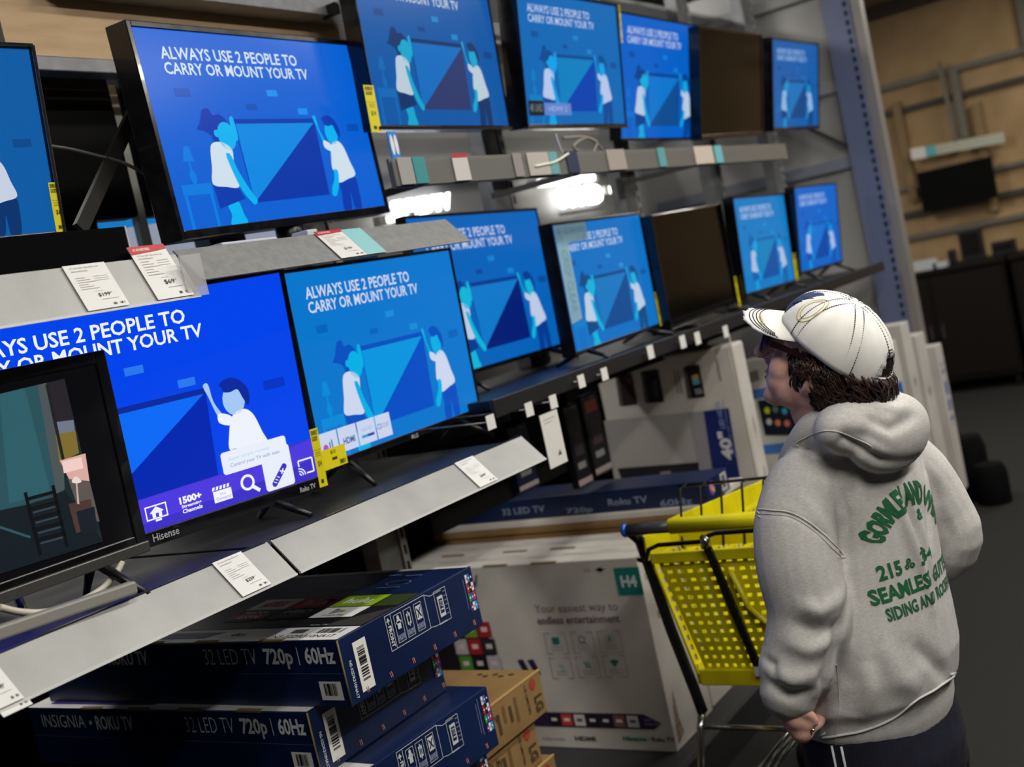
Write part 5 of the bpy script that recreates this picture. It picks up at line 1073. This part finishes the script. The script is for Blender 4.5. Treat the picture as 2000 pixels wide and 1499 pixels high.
chain(b, [H(0, .086, .024), H(0, .100, .004), H(0, .118, -.014), H(0, .123, -.022)], [.0095, .0105, .0115, .013], S_, 12)
he((0, .1, -.031), (.007, .013, .006)); he((0, .089, -.044), (.02, .012, .008)); he((0, .0955, -.051), (.0205, .0085, .0048)); he((0, .093, -.063), (.018, .0085, .0058)); he((0, .084, -.074), (.018, .012, .008))
chain(b, [H(0, -.02, -.03), H(0, -.012, -.09), WP(.0, -.01, 1.345), WP(.0, -.01, 1.28)], [.056, .054, .056, .075], S_, 20)
b.loft([ring((.0, 0), .10, .07, 1.31), ring((.0, 0), .125, .085, 1.25), ring((.0, 0), .13, .10, 1.15), ring((.0, 0), .125, .095, 1.0), ring((-.015, 0), .135, .095, .86), ring((-.02, 0), .14, .10, .78), ring((-.02, 0), .12, .10, .70)], S_)
for s_ in (-1, 1):
    chain(b, [WP(s_*.08-.02, 0, .80), WP(s_*.09-.02, .01, .46), WP(s_*.09-.02, -.01, .10)], [.08, .055, .038], S_, 16)
    chain(b, [WP(s_*.09-.02, -.02, .05), WP(s_*.095-.02, .12, .035)], [.036, .03], S_, 12)
WRL = WP(-.262, .012, .888)
chain(b, [WP(-.12, 0, 1.215), WP(-.18, -.02, 1.10), WP(-.20, -.03, 1.04), WP(-.235, -.005, .96), WRL], [.05, .042, .036, .032, .026], S_, 14)
chain(b, [WP(.12, -.01, 1.215), WP(.21, -.05, 1.10), WP(.215, -.06, 1.05), WP(.17, .08, 1.0), WP(.10, .155, .99)], [.05, .042, .036, .032, .026], S_, 14)
# left hand: palm, four curled fingers, thumb across the side
hp = lambda x, y, d: at(x, y, D=d)
dw = (WRL-CAM).dot(FW)
chain(b, [WRL, hp(1549, 1395, dw), hp(1560, 1414, dw-.003), hp(1566, 1428, dw-.006)], [.026, .025, .026, .022], S_, 16)
chain(b, [hp(1556, 1405, dw-.012), hp(1570, 1412, dw-.012)], [.022, .02], S_, 14)
for i in range(4):
    kx, ky, dd = 1559+i*6.5, 1433-i*4.5, dw-.014+i*.006; ln = (.92, 1.0, .96, .8)[3-i]
    chain(b, [hp(kx-2, ky-14, dd+.004), hp(kx+2, ky, dd), hp(kx+20*ln, ky-5+i, dd+.002), hp(kx+29*ln, ky-15, dd+.014), hp(kx+22*ln, ky-22, dd+.024)], [.0095, .0092, .0085, .0078, .007], S_, 10)
chain(b, [hp(1556, 1394, dw-.02), hp(1572, 1393, dw-.026), hp(1586, 1401, dw-.026), hp(1592, 1412, dw-.024)], [.012, .0105, .009, .0075], S_, 10)
# right hand, resting out of sight on the belly
for i in range(4): chain(b, [WP(.10, .16, .975+i*.017), WP(.06, .175, .972+i*.018), WP(.03, .178, .972+i*.017)], [.010, .0088, .0075], S_, 8)
chain(b, [WP(.11, .155, .99), WP(.08, .165, .995)], [.028, .026], S_, 12); chain(b, [WP(.10, .15, 1.02), WP(.075, .165, 1.045)], [.011, .0085], S_, 8)
body = fuse('body', b, .0034, woman, skin, 7)
q = MB(ORG); rp = hp(1585, 1424, dw-.018)
q.tube([rp+(RT*math.cos(a)*.003+UP*math.sin(a)*.0095+FW*math.cos(a)*.009) for a in [2*PI*k/14 for k in range(15)]], .0016, mat('#c8a04a', .2, 1.), 6, caps=False); q.ell(rp-FW*.010, (.003, .003, .003), mat('#e8dcc0', .1, 1.), 8, 6); q.build('ring', woman, label='gold ring')
q = MB(ORG); q.ell(H(0, .099, -.0515), (.017, .0045, .0025), mat('#a2525a', .4), 14, 8, rot=HR3); q.ell(H(0, .0975, -.0625), (.015, .0045, .0032), mat('#a2525a', .4), 14, 8, rot=HR3); q.build('lips', body)
for s_ in (-1, 1):
    q = MB(ORG); q.ell(H(s_*.031, .078, .008), (.011, .011, .011), mat('#e8e4de', .2), 14, 10); q.ell(H(s_*.031, .0875, .008), (.005, .003, .005), mat('#20140e', .1), 10, 8, rot=HR3); q.build('eye', body)
# ---- sunglasses
gl = mat('#060a18', .05, coat=1.); frm = mat('#2a0d12', .25)
sg = empty('sunglasses', (0, 0, 0)); sg.parent = woman
for s_ in (-1, 1):
    q = MB(ORG); pts = []
    for k in range(20):
        a = 2*PI*k/20; x = s_*(.034+.030*math.cos(a)); z = .010+.021*math.sin(a); y = .108-.35*abs(x)**1.6*3; pts.append(H(x, y, z))
    pts2 = [p+HF*.004 for p in pts]; q.add(pts+pts2, [tuple(range(20)), tuple(range(20, 40))]+[(k, (k+1) % 20, 20+(k+1) % 20, 20+k) for k in range(20)], mat('#0c2a9c', .06, coat=1.)); q.build('lens', sg)
    q = MB(ORG); q.tube(pts2+[pts2[0]], .0022, frm, 6, caps=False); q.build('rim', sg)
    q = MB(ORG)
    for k in range(8):
        t0, t1 = k/8, (k+1)/8; f = lambda t: H(s_*(.066+.013*t), .083-.095*t, .018-.006*t*t)
        q.bar(f(t0), f(t1), .012*(1-.45*t0), .003, frm, side=HM.to_3x3() @ Vector((1, 0, 0)))
    q.build('temple_arm', sg)
q = MB(ORG); q.tube([H(-.008, .106, .014), H(0, .109, .018), H(.008, .106, .014)], .0022, frm, 8); q.build('bridge', sg)
# ---- hair
rr = random.Random(3); hb_ = MB(ORG)
hb_.ell(H(0, -.030, .010), (.0805, .086, .066), hairm, 24, 16, rot=HR3); hb_.ell(H(0, -.052, -.032), (.06, .048, .042), hairm, 20, 12, rot=HR3)
CTh = math.radians(12); _cf = HF*math.cos(CTh)+HU*math.sin(CTh); _cu = hr.cross(_cf); _cc = H(0, -.015, .037)
def lock(p, dn, L, out, w_, cu, sd):
    hb_.tube([p+dn*L*t+out*(.008*math.sin(t*PI)-.004*t)+sd*cu*math.sin(t*PI*1.4) for t in (0, .2, .4, .6, .8, 1.)], [w_*.7, w_, w_*1.05, w_, w_*.7, w_*.12], hairm, 5)
n_ = 0
while n_ < 950:
    s_ = rr.choice((-1, 1)); ph = rr.uniform(.72, PI); th = rr.uniform(-.75, .3)
    p = H(s_*math.sin(ph)*.081*math.cos(th), -.02+math.cos(ph)*.094*math.cos(th), .0+math.sin(th)*.08)
    zc = (p-_cc).dot(_cu); fy = (p-HC).dot(HF); hz_ = (p-HC).dot(HU)
    if zc > -.008 or (fy > .055) or (fy > .03 and hz_ < -.005) or (fy > .0 and hz_ < -.03): continue
    n_ += 1; out = (p-H(0, -.02, 0)).normalized(); dn = (HU*-1.0-HF*(.9 if fy < .02 else .25)+out*-.15).normalized(); L = rr.uniform(.025, .05)
    lock(p, dn, L, out, rr.uniform(.0012, .0026), rr.uniform(-.012, .012), out.cross(dn).normalized())
for k in range(90):                # over the top of the ear
    p = H(-.083, rr.uniform(-.035, .02), rr.uniform(-.005, .012)); lock(p, (HU*-1-HF*rr.uniform(.1, .9)).normalized(), rr.uniform(.014, .028), -hr, rr.uniform(.0012, .0024), rr.uniform(-.008, .008), HF)
for k in range(200):                # nape
    p = H(rr.uniform(-.055, .055), -.06+rr.uniform(-.02, .02), -.05+rr.uniform(-.015, .015)); dn = (HU*-1-HF*rr.uniform(.1, .6)).normalized()
    lock(p, dn, rr.uniform(.025, .045), -HF, rr.uniform(.0014, .0028), rr.uniform(-.01, .01), hr)
for k in range(200):                # hair in the cap's rear opening
    p = H(rr.uniform(-.036, .036), -.098, rr.uniform(-.03, .03)); dn = (HU*-1-HF*rr.uniform(-.2, .1)).normalized()
    lock(p, dn, rr.uniform(.02, .035), -HF*.6, rr.uniform(.0013, .0024), rr.uniform(-.006, .006), hr)
hb_.build('hair', woman, fix=False)
# ---- cap
CT = math.radians(12); cf = HF*math.cos(CT)+HU*math.sin(CT); cu_ = hr.cross(cf); cc = H(0, -.015, .037)
CM = Matrix(((hr.x, cf.x, cu_.x, cc.x), (hr.y, cf.y, cu_.y, cc.y), (hr.z, cf.z, cu_.z, cc.z), (0, 0, 0, 1)))
def dome(ph, t, off=0.):           # ph from the front, t 0 at the edge .. 1 at the button
    e = t*PI/2; k = math.cos(e)**.92 if t < 1 else 0
    low = .018*math.cos(ph)*(1-t)  # edge dips a little at the back
    rx, ry = .089+off, .107+off; sq = 1+.03*math.cos(4*ph)*0
    return CM @ Vector((math.sin(ph)*rx*k*sq, math.cos(ph)*ry*k, -.012+low+(.090+off)*math.sin(e)))
cap = empty('cap', (0, 0, 0)); cap.parent = woman
q = MB(ORG); NU, NV = 72, 18; vs = []; fs = []
for i in range(NV+1):
    for j in range(NU): 
        ph = 2*PI*j/NU; t = i/NV; w_ = .0012*math.sin(ph*9+3*t)*(1-t)+.0010*math.sin(ph*17)*(1-t)*t*3
        vs.append(dome(ph, t*.999, w_))
for i in range(NV):
    for j in range(NU):
        ph = 2*PI*(j+.5)/NU; t = (i+.5)/NV; dph = abs(ph-PI)
        if (dph/.42)**2+(t/.36)**2 < 1: continue
        fs.append((i*NU+j, i*NU+(j+1) % NU, (i+1)*NU+(j+1) % NU, (i+1)*NU+j))
q.add(vs, fs, capm, True); o = q.build('crown', cap, fix=False); sd = o.modifiers.new('t', 'SOLIDIFY'); sd.thickness = .0022; sd.offset = -1
q = MB(ORG); q.ell(dome(0, 1), (.006, .006, .003), capm, 12, 8, rot=CM.to_3x3()); q.build('button', cap)
def brim(u, v, off=0.):            # u -1..1 across, v 0..1 outwards
    ph = u*1.12; base = Vector((math.sin(ph)*.0885, math.cos(ph)*.1035, -.012+.018*math.cos(ph))); ext = .074*(1-abs(u)**3.0)**.55 if abs(u) < 1 else 0
    fr = (.0016*math.sin(u*61)+.0012*math.sin(u*97+1)+.002*math.sin(u*23)) if v > .97 else 0
    p = base+Vector((math.sin(ph)*.16*ext*v, (ext+fr)*v, 0)); p.z += -.006*(p.x/.09)**2*1.0*(.3+.7*v) - .42*ext*v + off
    return CM @ p
q = MB(ORG); NB, NR = 56, 10; vs = [brim(-1+2*j/NB, i/NR) for i in range(NR+1) for j in range(NB+1)]; fs = [(i*(NB+1)+j, i*(NB+1)+j+1, (i+1)*(NB+1)+j+1, (i+1)*(NB+1)+j) for i in range(NR) for j in range(NB)]
q.add(vs, fs, capm, True); o = q.build('brim', cap, fix=False); sd = o.modifiers.new('t', 'SOLIDIFY'); sd.thickness = .0035
stm = mat('#12141c', .7)
def dashes(mb, fn, n, frac=.66, r=.00115):
    for k in range(n):
        a, c_ = k/n, (k+frac)/n; mb.tube([fn(a), fn((a+c_)/2), fn(c_)], r, stm, 5)
for six in (0, 60, 120, 180, 240, 300):
    q = MB(ORG)
    for s_ in (-1, 1):
        dph = lambda t: s_*.0075/max(.02, .096*math.cos(t*PI/2)**.92)
        dashes(q, lambda t, six=six: dome(math.radians(six)+dph(min(.93, t)), min(.93, t), .0018), 34)
    tag(q.build('seam_stitching', cap), kind='stuff')
for k_ in range(4):
    q = MB(ORG); v = .86-.085*k_; um = .93-.03*k_
    dashes(q, lambda t: brim(-um+2*um*t, v, .0008), 70, r=.0009); tag(q.build('brim_stitching', cap), kind='stuff')
q = MB(ORG)
for s_ in (0, 1): dashes(q, lambda t: dome(PI+(.46+.05*s_)*math.cos(t*PI), (.385+.03*s_)*math.sin(t*PI), .0018), 44)
tag(q.build('opening_stitching', cap), kind='stuff')
q = MB(ORG); st = [dome(PI-.62+1.24*k/16, .0, -.001) for k in range(17)]; st2 = [p+cu_*.020 for p in st]
q.add(st+st2, [(k, k+1, 17+k+1, 17+k) for k in range(16)], capm, True); o = q.build('strap', cap); sd = o.modifiers.new('t', 'SOLIDIFY'); sd.thickness = .002
q = MB(ORG)
for s_ in (0, 1): dashes(q, lambda t: dome(PI-.60+1.2*t, 0, .0012)+cu_*(.003+.014*s_), 24)
tag(q.build('strap_stitching', cap), kind='stuff')
for s_ in (-1, 1):
    for t, a in ((.62, 60), (.62, 120), (.62, 0)):
        q = MB(ORG); q.ell(dome(math.radians(s_*a)+.001, t, .001), (.0014, .0014, .0014), stm, 8, 6); q.build('eyelet', cap)
# emblem on the front panel: dark blue scroll with pale oval badge
def patch(pts, m_, off, name):
    q = MB(ORG); n = len(pts); c_ = (sum(p[0] for p in pts)/n, sum(p[1] for p in pts)/n); f = lambda p: dome(-.74+p[0]/.085, .37+p[1]/.13, off)
    rings = [[f((c_[0]+(p[0]-c_[0])*s, c_[1]+(p[1]-c_[1])*s)) for p in pts] for s in (1, .66, .33)]; vs = [v for r_ in rings for v in r_]+[f(c_)]
    fs = [(i*n+j, i*n+(j+1) % n, (i+1)*n+(j+1) % n, (i+1)*n+j) for i in (0, 1) for j in range(n)]+[(2*n+j, 2*n+(j+1) % n, 3*n) for j in range(n)]
    q.add(vs, fs, m_, True); o = q.build(name, cap); sd = o.modifiers.new('t', 'SOLIDIFY'); sd.thickness = .0015; return o
nv = tex_mat('emblem', ('#14284e', '#1d3766'), 120, 3, (.8, .9), .4, 400); gd = mat('#b8a868', .7)
patch(smooth_poly([(.046, -.03), (.052, -.005), (.046, .022), (.03, .036), (.012, .036), (.004, .026), (.010, .018), (.022, .02), (.032, .008), (.034, -.008), (.030, -.016), (.022, -.014), (.016, -.002), (.006, .0), (.000, -.010), (.006, -.018), (.016, -.022), (.022, -.034), (.034, -.04)], 3), nv, .0026, 'emblem_scroll')
q = MB(ORG); q.tube([dome(-.72+(-.022+.022*math.cos(a))/.1, .40+(.004+.034*math.sin(a))/.15, .002) for a in [2*PI*k/28 for k in range(29)]], .0011, gd, 5, caps=False); q.tube([dome(-.72+(-.022+.016*math.cos(a))/.1, .40+(.004+.026*math.sin(a))/.15, .002) for a in [2*PI*k/24 for k in range(25)]], .0008, gd, 5, caps=False); q.build('emblem_oval', cap)
vs, fs, _ = glyphs('Royal', .01); q = MB(ORG); q.add([brim(-.55+.42*y, .62-.30*x*0+.0-.34*(x-.5)*0+.0, .001) if 0 else brim(-.62+.30*x, .52+.16*y, .0016) for x, y in vs], fs, gd); q.build('brim_lettering', cap)
# ---- hoodie
h = MB(ORG); F_ = fleece
h.loft([ring((-.03, 0), .135, .098, .772, p=2.1), ring((-.03, 0), .160, .124, .776, p=2.1), ring((-.032, 0), .170, .130, .80, p=2.1), ring((-.032, 0), .173, .133, .832, p=2.1), ring((-.03, 0), .185, .146, .85, p=2.1), ring((-.026, -.002), .190, .152, .90, p=2.1), ring((-.020, -.002), .184, .150, .97, p=2.1), ring((-.010, -.004), .168, .142, 1.05, p=2.1),
        ring((.000, -.006), .158, .138, 1.13, p=2.1), ring((.006, -.008), .160, .132, 1.20, p=2.1), ring((.008, -.008), .160, .118, 1.245, p=2.1), ring((.006, -.008), .145, .10, 1.28, p=2.1), ring((.004, -.01), .112, .088, 1.305), ring((.0, -.01), .085, .078, 1.325), ring((0, -.01), .06, .06, 1.335)], F_)
SL = [WP(-.122, -.005, 1.240), WP(-.166, -.006, 1.185), WP(-.190, -.014, 1.12), WP(-.196, -.022, 1.04), WP(-.215, -.008, .975), WP(-.238, .004, .935), WP(-.252, .010, .912)]
chain(h, SL, [.070, .074, .075, .074, .071, .067, .054], F_, 20)
chain(h, [WP(-.252, .010, .915), WP(-.258, .012, .898)], [.048, .036], F_, 18)
SR = [WP(.125, -.008, 1.245), WP(.172, -.03, 1.175), WP(.196, -.05, 1.10), WP(.202, -.055, 1.045), WP(.185, .03, 1.0), WP(.14, .11, .985), WP(.105, .15, .985)]
chain(h, SR, [.076, .082, .078, .074, .066, .056, .045], F_, 20)
# hood lying on the back and collar
chain(h, [WP(-.066, .06, 1.275), WP(-.088, .015, 1.308), WP(-.092, -.035, 1.345), WP(-.065, -.08, 1.362), WP(-.02, -.10, 1.368), WP(.04, -.09, 1.362), WP(.08, -.04, 1.345), WP(.085, .02, 1.315), WP(.06, .065, 1.285)], [.022, .027, .032, .036, .038, .036, .032, .028, .024], F_, 16)
TR3 = Matrix(((.96, .28, 0), (-.28, .96, 0), (0, 0, 1)))
h.ell(WP(-.075, -.062, 1.330), (.055, .052, .046), F_, 20, 14, rot=TR3)
h.ell(WP(-.050, -.100, 1.342), (.112, .064, .056), F_, 28, 18, rot=TR3)
h.ell(WP(-.022, -.130, 1.314), (.106, .056, .070), F_, 28, 18, rot=TR3)
def hdef(me):
    from mathutils.bvhtree import BVHTree
    tree = BVHTree.FromPolygons([v.co.copy() for v in me.vertices], [tuple(p.vertices) for p in me.polygons])
    def Lx(pts, d):
        out = []
        for x, y in pts:
            g = (at(x, y, D=1.)-CAM).normalized(); hit = tree.ray_cast(CAM-ORG, g)[0]; out.append(tuple(hit+ORG) if hit is not None else tuple(at(x, y, D=d)))
        return out
    creases(me, ORG, [(a_, b_, c_*1.0) for a_, b_, c_ in [
        ([WP(-.245, .05, .86), WP(-.27, 0, .865), WP(-.27, -.03, .87)], .010, -.004),
        (Lx([(1490, 1005), (1540, 1005), (1600, 1040), (1640, 1080)], 2.03), .006, -.004),
        (Lx([(1640, 940), (1655, 1010), (1650, 1080), (1650, 1120)], 2.06), .012, -.010),
        (Lx([(1560, 1180), (1600, 1195), (1650, 1160)], 2.02), .014, .010), (Lx([(1545, 1215), (1590, 1235), (1640, 1225)], 2.02), .014, -.012), (Lx([(1530, 1250), (1580, 1270), (1635, 1245)], 2.02), .016, .010),
        (Lx([(1500, 1330), (1540, 1355), (1590, 1350)], 2.0), .010, -.010), (Lx([(1505, 1310), (1550, 1330), (1600, 1310)], 2.0), .014, .010), (Lx([(1490, 1285), (1510, 1300), (1520, 1330)], 2.0), .009, -.008),
        (Lx([(1745, 960), (1770, 1030), (1800, 1120), (1820, 1190)], 2.13), .012, .011), (Lx([(1755, 950), (1790, 1030), (1812, 1110)], 2.14), .009, -.010), (Lx([(1790, 1000), (1808, 1080), (1822, 1130)], 2.17), .010, .008),
        (Lx([(1640, 1250), (1650, 1330), (1640, 1400)], 2.05), .018, -.010), (Lx([(1720, 1250), (1760, 1330), (1800, 1350)], 2.08), .022, .009), (Lx([(1780, 1260), (1830, 1300), (1850, 1330)], 2.14), .016, -.010), (Lx([(1690, 1290), (1700, 1350), (1690, 1400)], 2.05), .018, .008),
        (Lx([(1845, 1010), (1858, 1050), (1850, 1090)], 2.25), .012, -.006), (Lx([(1820, 930), (1836, 990)], 2.2), .010, -.006),
        (Lx([(1590, 870), (1650, 845), (1700, 855), (1745, 880)], 2.06), .010, -.005), (Lx([(1690, 815), (1740, 838), (1790, 812)], 2.05), .010, -.008), (Lx([(1700, 790), (1750, 800), (1790, 780)], 2.05), .012, .006),
        (Lx([(1600, 880), (1650, 860), (1720, 900), (1790, 895)], 2.10), .010, -.012),
        (Lx([(1655, 1130), (1640, 1230), (1610, 1330), (1590, 1400)], 2.06), .012, -.012), (Lx([(1560, 960), (1600, 1010), (1640, 1100)], 2.02), .014, .005), (Lx([(1650, 900), (1680, 960), (1690, 1050)], 2.08), .012, .004), (Lx([(1800, 900), (1812, 980), (1818, 1060)], 2.15), .010, -.009)]])
hood = fuse('hoodie', h, .0048, woman, fleece, 4, hdef, label='pale grey hooded sweatshirt, green lettering on the back')
# hem band ridge and seams
dg = bpy.context.evaluated_depsgraph_get(); dg.update()
def on_hoodie(p, d, off=.0015):
    """nearest surface point of the hoodie from p along d"""
    ok, loc, nr, _ = hood.ray_cast(Vector(p)-ORG, Vector(d).normalized())
    return (loc+ORG+nr*off, nr) if ok else (None, None)
def seam(pts, D_, r=.0016, n=8, name='seam'):
    out = []
    P = smooth_poly([(p[0], p[1]) for p in pts], n)[:(len(pts)-1)*n+1]
    for x, y in P:
        p = at(x, y, D=1.5); v, _ = on_hoodie(p, p-CAM, .0006)
        if v is not None and (not out or (v-out[-1]).length < .05): out.append(v)
    if len(out) > 2:
        q = MB(ORG); q.tube(out, r, tex_mat('seamm', ('#c2bfba', '#d0cdc8'), 60, 3, (.9, .95)), 6); q.build(name, hood)
seam([(1484, 1004), (1515, 998), (1550, 1004), (1590, 1028), (1625, 1060), (1642, 1088)], 2)
seam([(1486, 1012), (1515, 1006), (1550, 1012), (1588, 1036), (1620, 1066), (1636, 1090)], 2, .0010)
seam([(1612, 1432), (1660, 1434), (1710, 1420), (1750, 1400), (1790, 1368), (1830, 1345), (1856, 1318)], 2, .0024)
seam([(1560, 872), (1585, 850), (1620, 842), (1660, 852), (1700, 878)], 2, .0010)
seam([(1632, 1300), (1640, 1380), (1632, 1440), (1636, 1462)], 2, .0008)
# green lettering pressed onto the back: laid out in the plane of the back, then dropped on the cloth
green = mat('#0b5a30', .8)
def backtext(t, fn, bold=.03, name='green_lettering', sub=.006):
    vs, fs, _ = glyphs(t, bold); bm = bmesh.new(); V = [bm.verts.new((x, y, 0)) for x, y in vs]
    for f in fs:
        try: bm.faces.new([V[i] for i in f])
        except ValueError: pass
    for _k in range(4):
        long = [e for e in bm.edges if (Vector(fn(*e.verts[0].co[:2]))-Vector(fn(*e.verts[1].co[:2]))).length > sub]
        if not long: break
        bmesh.ops.subdivide_edges(bm, edges=long, cuts=1); bmesh.ops.triangulate(bm, faces=bm.faces)
    out = []; bad = set()
    for i, v in enumerate(bm.verts):
        x, z = fn(v.co.x, v.co.y); p = WP(x, -.6, z); loc, nr = on_hoodie(p, WY, .0012); v.index = i
        if loc is None: bad.add(i); loc = WP(x, -.15, z)
        out.append(loc)
    bm.verts.index_update(); F = [tuple(v.index for v in f.verts) for f in bm.faces if not any(v.index in bad for v in f.verts)]
    bm.free(); q = MB(ORG); q.add(out, F, green); return q.build(name, hood, fix=False)
def flat(x0, x1, z0, z1, slope=0.): return lambda x, y: (x0+(x1-x0)*x, z0+(z1-z0)*y+slope*x)
def arc(cx, cz, r, a0, a1, hh): return lambda x, y: (cx+(r+hh*y)*math.sin(math.radians(a0+(a1-a0)*x)), cz+(r+hh*y)*math.cos(math.radians(a0+(a1-a0)*x)))
backtext('GORMLEY AND OWENS', arc(-.010, 1.092, .084, -64, 74, .043), .05)
backtext('&', flat(-.002, .014, 1.148, 1.168), .03)
backtext('215', flat(-.112, -.068, 1.070, 1.097), .04); backtext('334', flat(-.032, .016, 1.074, 1.101), .04)
for k in range(3):
    a = math.radians(90+120*k); backtext('O', flat(-.056+.006*math.cos(a), -.056+.006*math.cos(a)+.010, 1.078+.006*math.sin(a), 1.088+.006*math.sin(a)), .10, 'green_shamrock')
backtext('SEAMLESS', flat(-.134, -.006, 1.032, 1.060), .035); backtext('GUTTERS', flat(.004, .11, 1.032, 1.060), .035)
backtext('SIDING AND', flat(-.120, -.006, 1.000, 1.023), .03); backtext('ROOFING', flat(.004, .10, 1.000, 1.023), .03)
# ---- trousers and shoes
t = MB(ORG)
t.loft([ring((-.03, 0), .160, .115, .86), ring((-.03, 0), .168, .122, .80), ring((-.025, 0), .172, .128, .72), ring((-.022, 0), .16, .12, .66)], navyc)
for s_ in (-1, 1): chain(t, [WP(s_*.085-.022, 0, .70), WP(s_*.095-.022, .012, .45), WP(s_*.10-.022, -.005, .12)], [.098, .078, .068], navyc, 20)
tr = fuse('trousers', t, .008, woman, navyc, 4, label='dark navy trousers with thin white side stripes')
for k in (0, 1):
    q = MB(ORG); pts = []
    for z in [.79-.06*i for i in range(12)]:
        ok, loc, nr, _ = tr.ray_cast(WP(-.6, -.03+k*.018, z)-ORG, WX)
        if ok: pts.append(loc+ORG+nr*.001)
    if len(pts) > 2: q.tube(pts, .0022, mat('#c9c9cf', .7), 6); q.build('side_stripe', tr)
for s_ in (-1, 1):
    sh = MB(ORG); chain(sh, [WP(s_*.10-.022, -.045, .045), WP(s_*.10-.022, .04, .05), WP(s_*.105-.022, .15, .038)], [.045, .046, .036], mat('#1a1a1c', .7), 14)
    o = fuse('shoe', sh, .006, woman, mat('#1a1a1c', .7), 3)
